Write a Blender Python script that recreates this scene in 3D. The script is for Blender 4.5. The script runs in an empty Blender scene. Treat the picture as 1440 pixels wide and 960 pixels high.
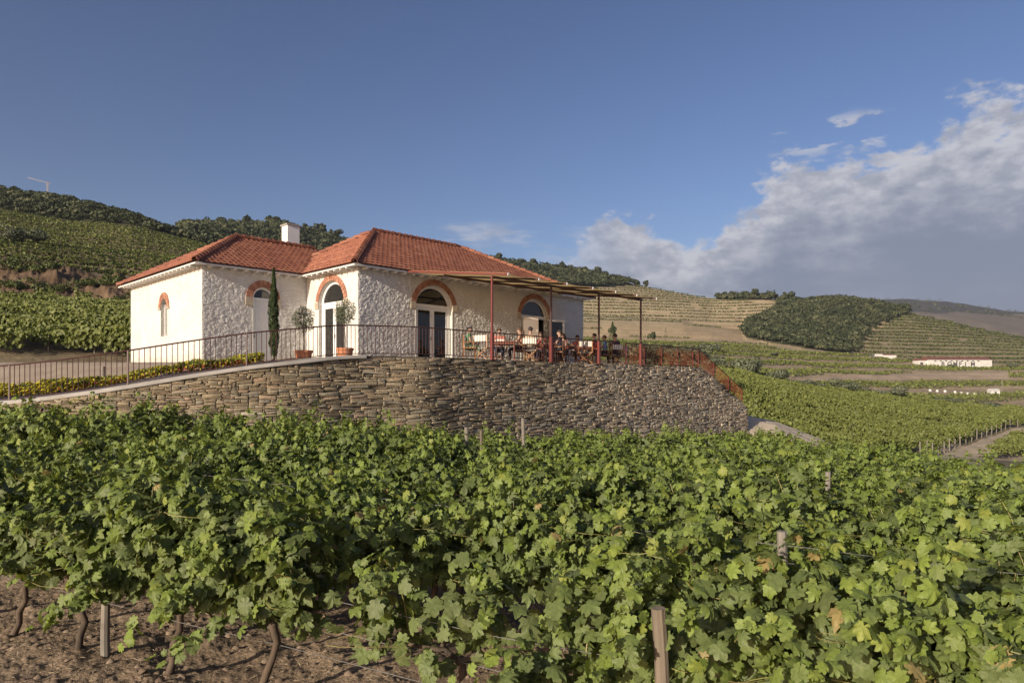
import bpy, bmesh, math, random
import numpy as np
from mathutils import Vector, Matrix
R = math.radians
SC = bpy.context.scene
COL = SC.collection
rng = np.random.default_rng(7)
random.seed(7)

# ------------------------------------------------------------------ camera
FPX, CX, HZ = 960.0, 720.0, 542.0          # focal length / centre / horizon in photograph pixels (1440 wide)
cam_d = bpy.data.cameras.new('camera'); cam = bpy.data.objects.new('camera', cam_d); COL.objects.link(cam)
cam_d.sensor_width = 36; cam_d.lens = 24; cam_d.shift_y = (HZ-480)/1440
cam.location = (0, 0, 0); cam.rotation_euler = (R(90), 0, 0)
cam_d.clip_start = 0.05; cam_d.clip_end = 20000
SC.camera = cam

# ------------------------------------------------------------------ light
SUN_AZ = 45.5+6.6            # direction the light travels, degrees from +X
SUN_EL = 17.5
SUN_STRENGTH = 5.0
SKY_STRENGTH = 0.076
EXPOSURE = 0.22
SC.view_settings.view_transform = 'Standard'; SC.view_settings.look = 'None'
SC.view_settings.gamma = 1; SC.view_settings.exposure = EXPOSURE
SC.view_settings.use_curve_mapping = False
sd = bpy.data.lights.new('sun', 'SUN'); sun = bpy.data.objects.new('sun', sd); COL.objects.link(sun)
sd.energy = SUN_STRENGTH; sd.angle = R(0.5); sd.color = (1.0, 0.885, 0.71)
dv = Vector((math.cos(R(SUN_AZ))*math.cos(R(SUN_EL)), math.sin(R(SUN_AZ))*math.cos(R(SUN_EL)), -math.sin(R(SUN_EL))))
sun.rotation_euler = dv.to_track_quat('-Z', 'Y').to_euler()

world = bpy.data.worlds.new('World'); SC.world = world; world.use_nodes = True
wt = world.node_tree; wt.nodes.clear()
def WN(t, **k):
    n = wt.nodes.new(t)
    for a, b in k.items(): setattr(n, a, b)
    return n
def wm(op, a, b=None, c=None, clamp=False):
    n = WN('ShaderNodeMath', operation=op); n.use_clamp = clamp
    for i, x in enumerate((a, b, c)):
        if x is None: continue
        if isinstance(x, (int, float)): n.inputs[i].default_value = x
        else: wt.links.new(x, n.inputs[i])
    return n.outputs[0]
def wsm(x, lo, hi):
    n = WN('ShaderNodeMapRange', interpolation_type='SMOOTHSTEP')
    wt.links.new(x, n.inputs[0]); n.inputs[1].default_value = lo; n.inputs[2].default_value = hi
    return n.outputs[0]
def wnoise(vec, scale, detail, rough=0.55, off=(0, 0, 0), sc=(1, 1, 1)):
    mp = WN('ShaderNodeMapping'); wt.links.new(vec, mp.inputs[0]); mp.inputs[1].default_value = off; mp.inputs[3].default_value = sc
    n = WN('ShaderNodeTexNoise'); wt.links.new(mp.outputs[0], n.inputs['Vector'])
    n.inputs['Scale'].default_value = scale; n.inputs['Detail'].default_value = detail; n.inputs['Roughness'].default_value = rough
    return n.outputs[0]
sky = WN('ShaderNodeTexSky', sky_type='NISHITA'); sky.sun_disc = False
sky.sun_elevation = R(SUN_EL); sky.sun_rotation = math.atan2(-dv.x, -dv.y)
sky.air_density = 1.0; sky.dust_density = 1.3; sky.ozone_density = 2.5
tint_ = WN('ShaderNodeMix', data_type='RGBA', blend_type='MULTIPLY'); tint_.inputs['Factor'].default_value = 1.0; gm_ = WN('ShaderNodeGamma'); gm_.inputs[1].default_value = 1.22; wt.links.new(sky.outputs[0], gm_.inputs[0]); wt.links.new(gm_.outputs[0], tint_.inputs['A']); tint_.inputs['B'].default_value = (0.93, 0.81, 0.88, 1)
bg = WN('ShaderNodeBackground'); wt.links.new(tint_.outputs['Result'], bg.inputs[0]); bg.inputs[1].default_value = SKY_STRENGTH
tc = WN('ShaderNodeTexCoord'); sx = WN('ShaderNodeSeparateXYZ'); wt.links.new(tc.outputs['Generated'], sx.inputs[0])
# direction of the sky as bearing and height angle (radians)
az = wm('ARCTAN2', sx.outputs[0], sx.outputs[1])
el = wm('ARCSINE', sx.outputs[2])
cv = WN('ShaderNodeCombineXYZ'); wt.links.new(az, cv.inputs[0]); wt.links.new(el, cv.inputs[1])
P = cv.outputs[0]
def curve(x, pts):     # piecewise-linear cloud edge
    n = WN('ShaderNodeFloatCurve'); c = n.mapping.curves[0]
    lo, hi = pts[0][0], pts[-1][0]
    while len(c.points) < len(pts): c.points.new(0.5, 0.5)
    for p, (a, b) in zip(c.points, pts): p.location = ((a-lo)/(hi-lo), b); p.handle_type = 'AUTO'
    n.mapping.update()
    mr = WN('ShaderNodeMapRange'); wt.links.new(x, mr.inputs[0]); mr.inputs[1].default_value = lo; mr.inputs[2].default_value = hi
    wt.links.new(mr.outputs[0], n.inputs[1]); return n.outputs[0]
def ang(px, py):
    s = (px-CX)/FPX; e = (HZ-py)/FPX
    return math.atan(s), math.atan(e/math.sqrt(1+s*s))
edge_pts = [ang(*p) for p in ((600, 385), (790, 340), (850, 298), (900, 312), (960, 316), (1040, 284), (1120, 232), (1200, 208), (1300, 180), (1350, 148), (1440, 152), (1750, 120))]
edge = curve(az, edge_pts)
depth = wm('SUBTRACT', edge, el)                       # how far below the cloud's upper edge
n1 = wnoise(P, 9, 8, 0.55, sc=(1, 1.7, 1)); n2 = wnoise(P, 34, 6, 0.6, off=(3, 1, 0), sc=(1, 1.8, 1))
bil = wm('ADD', wm('MULTIPLY', wm('SUBTRACT', n1, 0.5), 0.19), wm('MULTIPLY', wm('SUBTRACT', n2, 0.5), 0.10))
dd = wm('ADD', depth, bil)
left_fade = wsm(az, ang(700, 0)[0], ang(900, 0)[0])
mask = wm('MULTIPLY', wsm(dd, 0.0, 0.032), left_fade)
low = wsm(el, -0.02, 0.10)
# small clouds ahead of the bank
n3 = wnoise(P, 30, 6, 0.6, off=(7.3, 2.2, 0), sc=(0.62, 1.6, 1))
band = wm('MULTIPLY', wsm(el, ang(1100, 240)[1], ang(1100, 205)[1]), wsm(el, ang(1100, 165)[1], ang(1100, 185)[1]))
band = wm('MULTIPLY', band, wm('MULTIPLY', wsm(az, ang(1060, 0)[0], ang(1110, 0)[0]), wsm(az, ang(1290, 0)[0], ang(1230, 0)[0])))
small = wm('MULTIPLY', wm('MULTIPLY', wsm(n3, 0.53, 0.64), band), 0.8)
n4 = wnoise(P, 16, 6, 0.6, off=(1.3, 5.2, 0), sc=(0.5, 2.6, 1))
band2 = wm('MULTIPLY', wsm(el, ang(700, 372)[1], ang(700, 345)[1]), wsm(el, ang(700, 305)[1], ang(700, 325)[1]))
band2 = wm('MULTIPLY', band2, wm('MULTIPLY', wsm(az, ang(560, 0)[0], ang(640, 0)[0]), wsm(az, ang(860, 0)[0], ang(780, 0)[0])))
small2 = wm('MULTIPLY', wm('MULTIPLY', wsm(n4, 0.47, 0.66), band2), 0.55)
allmask = wm('MAXIMUM', wm('MAXIMUM', mask, small), small2, clamp=True)
allmask = wm('MULTIPLY', allmask, 0.93)
# light on the cloud: bright billows along the upper, sun-facing edge, grey underneath
n5 = wnoise(P, 22, 8, 0.6, off=(0.025, -0.03, 0), sc=(1, 1.7, 1))
lit = wm('MULTIPLY', wsm(dd, 0.15, 0.0), wm('ADD', 0.50, wm('MULTIPLY', wsm(wnoise(P, 22, 7, 0.6, sc=(1, 1.7, 1)), 0.36, 0.62), 0.7)), clamp=True)
n6 = wnoise(P, 5, 5, 0.6, off=(4, 4, 0), sc=(1, 3, 1))
lit = wm('ADD', lit, wm('MULTIPLY', wsm(n6, 0.5, 0.72), 0.16))
cm = WN('ShaderNodeMix', data_type='RGBA'); wt.links.new(lit, cm.inputs['Factor'])
cm.inputs['A'].default_value = (0.190, 0.215, 0.288, 1); cm.inputs['B'].default_value = (0.50, 0.50, 0.54, 1)
cb = WN('ShaderNodeBackground'); wt.links.new(cm.outputs['Result'], cb.inputs[0]); cb.inputs[1].default_value = 1.0
mx = WN('ShaderNodeMixShader'); wt.links.new(allmask, mx.inputs[0]); wt.links.new(bg.outputs[0], mx.inputs[1]); wt.links.new(cb.outputs[0], mx.inputs[2])
wo = WN('ShaderNodeOutputWorld'); wt.links.new(mx.outputs[0], wo.inputs[0])

# ------------------------------------------------------------------ helpers
def tag(o, label=None, cat=None, group=None, kind=None):
    if label: o['label'] = label
    if cat: o['category'] = cat
    if group: o['group'] = group
    if kind: o['kind'] = kind
    return o
def empty(name, loc=(0, 0, 0), rz=0.0, label=None, cat=None, group=None):
    o = bpy.data.objects.new(name, None); COL.objects.link(o); o.location = loc; o.rotation_euler = (0, 0, rz)
    return tag(o, label, cat, group)
def link(name, me, mat=None, parent=None):
    o = bpy.data.objects.new(name, me); COL.objects.link(o)
    if mat is not None:
        for m in (mat if isinstance(mat, (list, tuple)) else [mat]): me.materials.append(m)
    if parent is not None: o.parent = parent
    return o
def npmesh(name, V, F, smooth=False, tint=None, ftint=None):
    """V (n,3), F (m,k) faces with k corners"""
    me = bpy.data.meshes.new(name); V = np.asarray(V, np.float32); F = np.asarray(F, np.int32)
    k = F.shape[1]; m = F.shape[0]
    me.vertices.add(len(V)); me.vertices.foreach_set('co', V.ravel())
    me.loops.add(m*k); me.loops.foreach_set('vertex_index', F.ravel())
    me.polygons.add(m); me.polygons.foreach_set('loop_start', np.arange(0, m*k, k, dtype=np.int32))
    try: me.polygons.foreach_set('loop_total', np.full(m, k, np.int32))
    except Exception: pass
    if smooth: me.polygons.foreach_set('use_smooth', np.ones(m, bool))
    me.update(calc_edges=True)
    if tint is not None:
        a = me.attributes.new('tint', 'FLOAT', 'POINT'); a.data.foreach_set('value', np.asarray(tint, np.float32).ravel())
    if ftint is not None:
        a = me.attributes.new('tint', 'FLOAT', 'FACE'); a.data.foreach_set('value', np.asarray(ftint, np.float32).ravel())
    return me
class MB:
    def __init__(s): s.v = []; s.f = []; s.t = []
    def add(s, vs, fs, t=0.5):
        o = len(s.v); s.v += [tuple(p) for p in vs]; s.f += [tuple(i+o for i in f) for f in fs]; s.t += [t]*len(fs); return s
    def box(s, a, b, t=0.5, ch=0.0):
        x0, y0, z0 = a; x1, y1, z1 = b
        return s.add([(x0, y0, z0), (x1, y0, z0), (x1, y1, z0), (x0, y1, z0), (x0, y0, z1), (x1, y0, z1), (x1, y1, z1), (x0, y1, z1)],
                     [(0, 3, 2, 1), (4, 5, 6, 7), (0, 1, 5, 4), (1, 2, 6, 5), (2, 3, 7, 6), (3, 0, 4, 7)], t)
    def bar(s, p, q, w, h=None, t=0.5, up=(0, 0, 1)):
        p = Vector(p); q = Vector(q); h = w if h is None else h
        d = (q-p).normalized(); u = Vector(up)
        if abs(d.dot(u)) > 0.99: u = Vector((1, 0, 0))
        a = d.cross(u).normalized()*w/2; b = a.cross(d).normalized()*h/2
        return s.add([p-a-b, p+a-b, p+a+b, p-a+b, q-a-b, q+a-b, q+a+b, q-a+b],
                     [(0, 3, 2, 1), (4, 5, 6, 7), (0, 1, 5, 4), (1, 2, 6, 5), (2, 3, 7, 6), (3, 0, 4, 7)], t)
    def tube(s, pts, rad, n=8, t=0.5, caps=True):
        pts = [Vector(p) for p in pts]; m = len(pts)
        rad = [rad]*m if isinstance(rad, (int, float)) else rad
        vs = []; fs = []
        a = None
        for i, p in enumerate(pts):
            d = (pts[min(i+1, m-1)]-pts[max(i-1, 0)]).normalized()
            if a is None: a = d.orthogonal().normalized()
            else: a = (a-d*a.dot(d)).normalized()
            b = d.cross(a)
            for k in range(n):
                th = 2*math.pi*k/n; vs.append(p+(a*math.cos(th)+b*math.sin(th))*rad[i])
        for i in range(m-1):
            for k in range(n):
                fs.append((i*n+k, i*n+(k+1) % n, (i+1)*n+(k+1) % n, (i+1)*n+k))
        if caps: fs.append(tuple(range(n-1, -1, -1))); fs.append(tuple((m-1)*n+k for k in range(n)))
        return s.add(vs, fs, t)
    def lathe(s, prof, c=(0, 0, 0), n=20, t=0.5):
        vs = []; fs = []; m = len(prof)
        for r, z in prof:
            for k in range(n): th = 2*math.pi*k/n; vs.append((c[0]+r*math.cos(th), c[1]+r*math.sin(th), c[2]+z))
        for i in range(m-1):
            for k in range(n): fs.append((i*n+k, i*n+(k+1) % n, (i+1)*n+(k+1) % n, (i+1)*n+k))
        fs.append(tuple(range(n-1, -1, -1))); fs.append(tuple((m-1)*n+k for k in range(n)))
        return s.add(vs, fs, t)
    def build(s, name, mat, parent=None, smooth=False, bevel=0.0):
        me = bpy.data.meshes.new(name); me.from_pydata([tuple(p) for p in s.v], [], s.f)
        a = me.attributes.new('tint', 'FLOAT', 'FACE'); a.data.foreach_set('value', np.array(s.t, np.float32))
        if smooth: me.polygons.foreach_set('use_smooth', np.ones(len(me.polygons), bool))
        me.update(); o = link(name, me, mat, parent)
        if bevel:
            b = o.modifiers.new('bevel', 'BEVEL'); b.width = bevel; b.segments = 2; b.limit_method = 'ANGLE'
        return o
def copy_tree(o, parent=None):
    c = o.copy(); COL.objects.link(c); c.parent = parent
    for ch in list(o.children): copy_tree(ch, c)
    return c

# value noise on arrays
def vnoise(x, y, seed=0):
    x = np.asarray(x, float); y = np.asarray(y, float)
    xi = np.floor(x).astype(np.int64); yi = np.floor(y).astype(np.int64); fx = x-xi; fy = y-yi
    fx = fx*fx*(3-2*fx); fy = fy*fy*(3-2*fy)
    def h(a, b):
        n = (a*374761393+b*668265263+seed*974634777) & 0xffffffff
        n = ((n ^ (n >> 13))*1274126177) & 0xffffffff
        return ((n ^ (n >> 16)) & 0xffff)/65535.0
    return (h(xi, yi)*(1-fx)+h(xi+1, yi)*fx)*(1-fy)+(h(xi, yi+1)*(1-fx)+h(xi+1, yi+1)*fx)*fy
def fbm(x, y, o=4, seed=0, gain=0.5):
    s = 0; a = 1; t = 0
    for i in range(o): s = s+a*vnoise(x*2**i+i*17.3, y*2**i+i*9.1, seed+i); t += a; a *= gain
    return s/t
def sstep(x, a, b):
    t = np.clip((x-a)/(b-a), 0, 1); return t*t*(3-2*t)
def inpoly(x, y, poly):
    x = np.asarray(x); y = np.asarray(y); r = np.zeros(x.shape, bool); n = len(poly)
    for i in range(n):
        x0, y0 = poly[i]; x1, y1 = poly[(i+1) % n]
        if y0 == y1: continue
        c = ((y0 > y) != (y1 > y)) & (x < (x1-x0)*(y-y0)/(y1-y0)+x0); r ^= c
    return r
def poly_dist(X, Y, pts):
    """distance, arc position and side (left of travel = +) to a polyline"""
    X = np.asarray(X, float); Y = np.asarray(Y, float)
    best = np.full(X.shape, 1e9); arc = np.zeros(X.shape); side = np.zeros(X.shape); acc = 0
    for (x0, y0), (x1, y1) in zip(pts[:-1], pts[1:]):
        dx, dy = x1-x0, y1-y0; L = math.hypot(dx, dy)
        t = np.clip(((X-x0)*dx+(Y-y0)*dy)/L/L, 0, 1)
        d = np.hypot(X-x0-t*dx, Y-y0-t*dy); c = dx*(Y-y0)-dy*(X-x0)
        m = d < best-1e-9; best = np.where(m, d, best); arc = np.where(m, acc+t*L, arc); side = np.where(m, np.sign(c), side); acc += L
    return best, arc, side

# ------------------------------------------------------------------ materials
def mat_new(name):
    m = bpy.data.materials.new(name); m.use_nodes = True; nt = m.node_tree; b = nt.nodes['Principled BSDF']
    return m, nt, b
def nnode(nt, t, **k):
    n = nt.nodes.new(t)
    for a, b in k.items(): setattr(n, a, b)
    return n
def nz(nt, scale, detail=4, rough=0.55, coord='Object', vscale=None, dist=0.0):
    tcn = nnode(nt, 'ShaderNodeTexCoord'); v = tcn.outputs[coord]
    if vscale:
        mp = nnode(nt, 'ShaderNodeMapping'); nt.links.new(v, mp.inputs[0]); mp.inputs[3].default_value = vscale; v = mp.outputs[0]
    n = nnode(nt, 'ShaderNodeTexNoise'); nt.links.new(v, n.inputs['Vector']); n.inputs['Scale'].default_value = scale
    n.inputs['Detail'].default_value = detail; n.inputs['Roughness'].default_value = rough; n.inputs['Distortion'].default_value = dist
    return n.outputs[0]
def ramp(nt, fac, stops):
    r = nnode(nt, 'ShaderNodeValToRGB'); nt.links.new(fac, r.inputs[0]); e = r.color_ramp.elements
    while len(e) < len(stops): e.new(0.5)
    for el_, (p, c) in zip(e, stops): el_.position = p; el_.color = (*c, 1)
    return r.outputs[0]
def mixc(nt, fac, a, b, blend='MIX'):
    n = nnode(nt, 'ShaderNodeMix', data_type='RGBA', blend_type=blend)
    for s, x in (('Factor', fac), ('A', a), ('B', b)):
        if isinstance(x, (int, float)): n.inputs[s].default_value = x
        elif isinstance(x, tuple): n.inputs[s].default_value = (*x, 1)
        else: nt.links.new(x, n.inputs[s])
    return n.outputs['Result']
def mth(nt, op, a, b=None, clamp=False):
    n = nnode(nt, 'ShaderNodeMath', operation=op); n.use_clamp = clamp
    for i, x in enumerate((a, b)):
        if x is None: continue
        if isinstance(x, (int, float)): n.inputs[i].default_value = x
        else: nt.links.new(x, n.inputs[i])
    return n.outputs[0]
def attr(nt, name='tint'):
    return nnode(nt, 'ShaderNodeAttribute', attribute_name=name).outputs['Fac']
def bump(nt, b, h, strength=0.5, dist=0.02):
    n = nnode(nt, 'ShaderNodeBump'); n.inputs['Strength'].default_value = strength; n.inputs['Distance'].default_value = dist
    nt.links.new(h, n.inputs['Height']); nt.links.new(n.outputs[0], b.inputs['Normal'])
def simple(name, c1, c2=None, scale=3.0, rough=0.6, metal=0.0, bmp=0.0, bscale=None, vscale=None, spec=None, detail=5, bdist=0.01):
    m, nt, b = mat_new(name); c2 = c2 or tuple(x*0.75 for x in c1)
    f = nz(nt, scale, detail, vscale=vscale)
    nt.links.new(ramp(nt, f, [(0.3, c2), (0.7, c1)]), b.inputs['Base Color'])
    b.inputs['Roughness'].default_value = rough; b.inputs['Metallic'].default_value = metal
    if spec is not None: b.inputs['Specular IOR Level'].default_value = spec
    if bmp: bump(nt, b, nz(nt, bscale or scale*6, 6, 0.6, vscale=vscale), bmp, bdist)
    return m
def foliage(name, stops, trans=0.25, rough=0.55, spec=0.3, tcol=(0.18, 0.25, 0.03)):
    m, nt, b = mat_new(name)
    c = ramp(nt, attr(nt), stops)
    if name == 'vine_leaf':
        g_ = nz(nt, 38, 4, 0.65); c = mixc(nt, 1.0, c, ramp(nt, g_, [(0.3, (0.72, 0.74, 0.70)), (0.55, (1.02, 1.0, 1.0)), (0.75, (1.25, 1.18, 1.15))]), 'MULTIPLY'); bump(nt, b, nz(nt, 55, 4, 0.6), 0.45, 0.012)
    nt.links.new(c, b.inputs['Base Color']); b.inputs['Roughness'].default_value = rough; b.inputs['Specular IOR Level'].default_value = spec
    if trans:
        t = nnode(nt, 'ShaderNodeBsdfTranslucent'); nt.links.new(mixc(nt, 0.5, c, tcol), t.inputs[0])
        mxs = nnode(nt, 'ShaderNodeMixShader'); mxs.inputs[0].default_value = trans
        nt.links.new(b.outputs[0], mxs.inputs[1]); nt.links.new(t.outputs[0], mxs.inputs[2])
        nt.links.new(mxs.outputs[0], nt.nodes['Material Output'].inputs[0])
    return m
M = {}
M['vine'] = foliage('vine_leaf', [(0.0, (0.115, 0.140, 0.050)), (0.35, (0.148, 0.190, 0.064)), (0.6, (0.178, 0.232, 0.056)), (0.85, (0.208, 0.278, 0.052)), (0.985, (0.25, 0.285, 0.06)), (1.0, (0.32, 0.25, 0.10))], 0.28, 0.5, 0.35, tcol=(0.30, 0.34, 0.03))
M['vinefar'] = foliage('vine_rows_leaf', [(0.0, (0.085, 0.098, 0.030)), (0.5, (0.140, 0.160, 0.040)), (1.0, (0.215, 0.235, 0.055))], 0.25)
M['vinehill'] = foliage('hill_rows_leaf', [(0.0, (0.052, 0.066, 0.022)), (0.5, (0.078, 0.096, 0.027)), (1.0, (0.125, 0.145, 0.036))], 0.15)
M['wood'] = foliage('woodland_leaf', [(0.0, (0.030, 0.040, 0.020)), (0.45, (0.052, 0.062, 0.029)), (0.8, (0.098, 0.105, 0.052)), (1.0, (0.15, 0.155, 0.085))], 0.1, 0.7, 0.2)
M['olive'] = foliage('olive_leaf', [(0.0, (0.050, 0.062, 0.035)), (0.5, (0.125, 0.140, 0.082)), (1.0, (0.27, 0.285, 0.18))], 0.15, 0.6, 0.3)
M['cypress'] = foliage('cypress_leaf', [(0.0, (0.025, 0.042, 0.018)), (0.5, (0.045, 0.068, 0.024)), (1.0, (0.09, 0.11, 0.036))], 0.1, 0.6, 0.2)
M['bed'] = foliage('bed_leaf', [(0.0, (0.045, 0.075, 0.018)), (0.38, (0.13, 0.17, 0.03)), (0.55, (0.30, 0.30, 0.035)), (0.72, (0.46, 0.38, 0.03)), (0.82, (0.34, 0.10, 0.03)), (1.0, (0.24, 0.04, 0.03))], 0.2, tcol=(0.3, 0.25, 0.03))
M['bark'] = simple('vine_bark', (0.15, 0.105, 0.07), (0.035, 0.025, 0.018), 9, 0.9, bmp=0.8, bscale=30, vscale=(1, 1, 0.2))
M['cane'] = simple('vine_cane', (0.26, 0.26, 0.07), (0.20, 0.13, 0.06), 3, 0.6)
M['postwood'] = simple('weathered_post', (0.25, 0.20, 0.145), (0.075, 0.058, 0.042), 5, 0.85, bmp=0.6, bscale=40, vscale=(1, 1, 0.12))
M['greypost'] = simple('grey_post', (0.27, 0.235, 0.19), (0.15, 0.13, 0.105), 5, 0.85)
M['wire'] = simple('wire_metal', (0.45, 0.44, 0.42), None, 3, 0.4, metal=0.7)
M['redsteel'] = simple('red_painted_steel', (0.18, 0.036, 0.028), (0.14, 0.03, 0.025), 4, 0.45)
M['darksteel'] = simple('dark_painted_steel', (0.085, 0.032, 0.026), (0.05, 0.024, 0.02), 4, 0.45)
M['redmesh'] = simple('orange_red_mesh', (0.30, 0.085, 0.03), (0.22, 0.06, 0.026), 4, 0.6)
M['fabric'] = simple('taupe_canvas', (0.60, 0.51, 0.36), (0.52, 0.44, 0.31), 1.5, 0.9)
def _tr(m, col, f):
    nt = m.node_tree; t = nnode(nt, 'ShaderNodeBsdfTranslucent'); t.inputs[0].default_value = (*col, 1); x = nnode(nt, 'ShaderNodeMixShader'); x.inputs[0].default_value = f
    nt.links.new(nt.nodes['Principled BSDF'].outputs[0], x.inputs[1]); nt.links.new(t.outputs[0], x.inputs[2]); nt.links.new(x.outputs[0], nt.nodes['Material Output'].inputs[0])
_tr(M['fabric'], (0.85, 0.71, 0.47), 0.72)
M['canvas'] = simple('white_canvas', (0.74, 0.70, 0.62), (0.62, 0.58, 0.50), 8, 0.9)
M['white'] = simple('white_painted_wood', (0.78, 0.77, 0.74), (0.70, 0.69, 0.66), 3, 0.45)
M['soffit'] = simple('white_soffit_paint', (0.76, 0.74, 0.70), (0.64, 0.61, 0.56), 2, 0.6)
M['cap'] = simple('white_cap', (0.85, 0.84, 0.82), None, 3, 0.4)
M['concrete'] = simple('concrete', (0.40, 0.37, 0.33), (0.29, 0.265, 0.235), 2.5, 0.9, bmp=0.3, bscale=40)
M['floor'] = simple('terrace_floor', (0.36, 0.32, 0.27), (0.26, 0.23, 0.19), 1.5, 0.9, bmp=0.2)
M['chairwood'] = simple('honey_wood', (0.42, 0.20, 0.075), (0.30, 0.13, 0.05), 6, 0.5, vscale=(1, 1, 0.2))
M['tablewood'] = simple('red_brown_wood', (0.20, 0.06, 0.035), (0.12, 0.04, 0.025), 6, 0.5, vscale=(0.2, 1, 1))
M['terracotta'] = simple('terracotta', (0.50, 0.20, 0.09), (0.40, 0.15, 0.07), 6, 0.8)
M['soilpot'] = simple('potting_soil', (0.06, 0.04, 0.03), None, 20, 0.95)
M['stone_imp'] = simple('pale_impost_stone', (0.45, 0.38, 0.28), (0.33, 0.27, 0.20), 6, 0.85, bmp=0.4)
M['chalk'] = simple('far_white_wall', (0.62, 0.60, 0.56), (0.52, 0.50, 0.46), 0.3, 0.8)
M['letter'] = simple('letter_paint', (0.10, 0.09, 0.09), None, 3, 0.8)
M['fartile'] = simple('far_roof_tile', (0.22, 0.085, 0.06), (0.15, 0.06, 0.045), 1.5, 0.85)
def glassmat():
    m, nt, b = mat_new('window_glass'); b.inputs['Base Color'].default_value = (0.018, 0.019, 0.018, 1)
    b.inputs['Roughness'].default_value = 0.03; b.inputs['Specular IOR Level'].default_value = 0.75
    bump(nt, b, nz(nt, 1.2, 1), 0.05, 0.02); return m
M['glass'] = glassmat()
def ramp_f(nt, f, lo, hi):
    n = nnode(nt, 'ShaderNodeMapRange', interpolation_type='SMOOTHSTEP'); nt.links.new(f, n.inputs[0]); n.inputs[1].default_value = lo; n.inputs[2].default_value = hi
    return n.outputs[0]
def wallmat():
    m, nt, b = mat_new('whitewashed_stone')
    f = nz(nt, 1.1, 6, 0.6); g = nz(nt, 14, 5, 0.6)
    c = ramp(nt, f, [(0.3, (0.55, 0.525, 0.475)), (0.55, (0.615, 0.595, 0.555)), (0.8, (0.66, 0.645, 0.61))])
    c = mixc(nt, mth(nt, 'MULTIPLY', mth(nt, 'GREATER_THAN', g, 0.66), 0.3), c, (0.48, 0.40, 0.30))
    sk = nz(nt, 3.0, 5, 0.65, vscale=(2.2, 2.2, 0.16)); c = mixc(nt, mth(nt, 'MULTIPLY', ramp_f(nt, sk, 0.55, 0.75), 0.45), c, (0.40, 0.36, 0.29))
    zz = nnode(nt, 'ShaderNodeSeparateXYZ'); tz_ = nnode(nt, 'ShaderNodeTexCoord'); nt.links.new(tz_.outputs['Object'], zz.inputs[0])
    low_ = ramp_f(nt, mth(nt, 'SUBTRACT', mth(nt, 'MULTIPLY', nz(nt, 3.5, 5), 0.9), zz.outputs[2]), 0.0, 0.35); c = mixc(nt, mth(nt, 'MULTIPLY', low_, 0.4), c, (0.36, 0.30, 0.22))
    nt.links.new(c, b.inputs['Base Color']); b.inputs['Roughness'].default_value = 0.85
    tcn = nnode(nt, 'ShaderNodeTexCoord'); mp = nnode(nt, 'ShaderNodeMapping'); mp.inputs[3].default_value = (3.6, 3.6, 8.0); vv = nnode(nt, 'ShaderNodeVectorMath', operation='ADD')
    wn = nnode(nt, 'ShaderNodeTexNoise'); wn.inputs['Scale'].default_value = 2.5; nt.links.new(tcn.outputs['Object'], wn.inputs['Vector']); sc_ = nnode(nt, 'ShaderNodeVectorMath', operation='SCALE'); sc_.inputs['Scale'].default_value = 0.22; nt.links.new(wn.outputs['Color'], sc_.inputs[0])
    nt.links.new(tcn.outputs['Object'], vv.inputs[0]); nt.links.new(sc_.outputs[0], vv.inputs[1]); nt.links.new(vv.outputs[0], mp.inputs[0])
    vo = nnode(nt, 'ShaderNodeTexVoronoi', feature='DISTANCE_TO_EDGE'); vo.inputs['Scale'].default_value = 1.0; nt.links.new(mp.outputs[0], vo.inputs['Vector'])
    hgt_ = mth(nt, 'ADD', mth(nt, 'MULTIPLY', ramp_f(nt, vo.outputs['Distance'], 0.0, 0.16), 1.0), mth(nt, 'MULTIPLY', nz(nt, 16, 7, 0.65), 0.9))
    bump(nt, b, hgt_, 0.55, 0.016); return m
M['wall'] = wallmat()
def tilemat():
    m, nt, b = mat_new('clay_roof_tile')
    c = ramp(nt, attr(nt), [(0.0, (0.195, 0.066, 0.038)), (0.3, (0.24, 0.085, 0.047)), (0.7, (0.285, 0.106, 0.058)), (1.0, (0.33, 0.145, 0.085))])
    g = nz(nt, 1.3, 6, 0.65)
    c = mixc(nt, mth(nt, 'MULTIPLY', ramp_f(nt, g, 0.5, 0.75), 0.28), c, (0.15, 0.08, 0.05))
    nt.links.new(c, b.inputs['Base Color']); b.inputs['Roughness'].default_value = 0.75
    bump(nt, b, nz(nt, 35, 4), 0.3, 0.01); return m
M['tile'] = tilemat()
def brickmat():
    m, nt, b = mat_new('arch_brick')
    c = ramp(nt, attr(nt), [(0.0, (0.25, 0.105, 0.062)), (0.5, (0.35, 0.155, 0.095)), (1.0, (0.45, 0.24, 0.16))])
    c = mixc(nt, mth(nt, 'MULTIPLY', nz(nt, 12, 5), 0.4), c, (0.32, 0.16, 0.10))
    nt.links.new(c, b.inputs['Base Color']); b.inputs['Roughness'].default_value = 0.85; bump(nt, b, nz(nt, 50, 4), 0.4, 0.01); return m
M['brick'] = brickmat()
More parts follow.
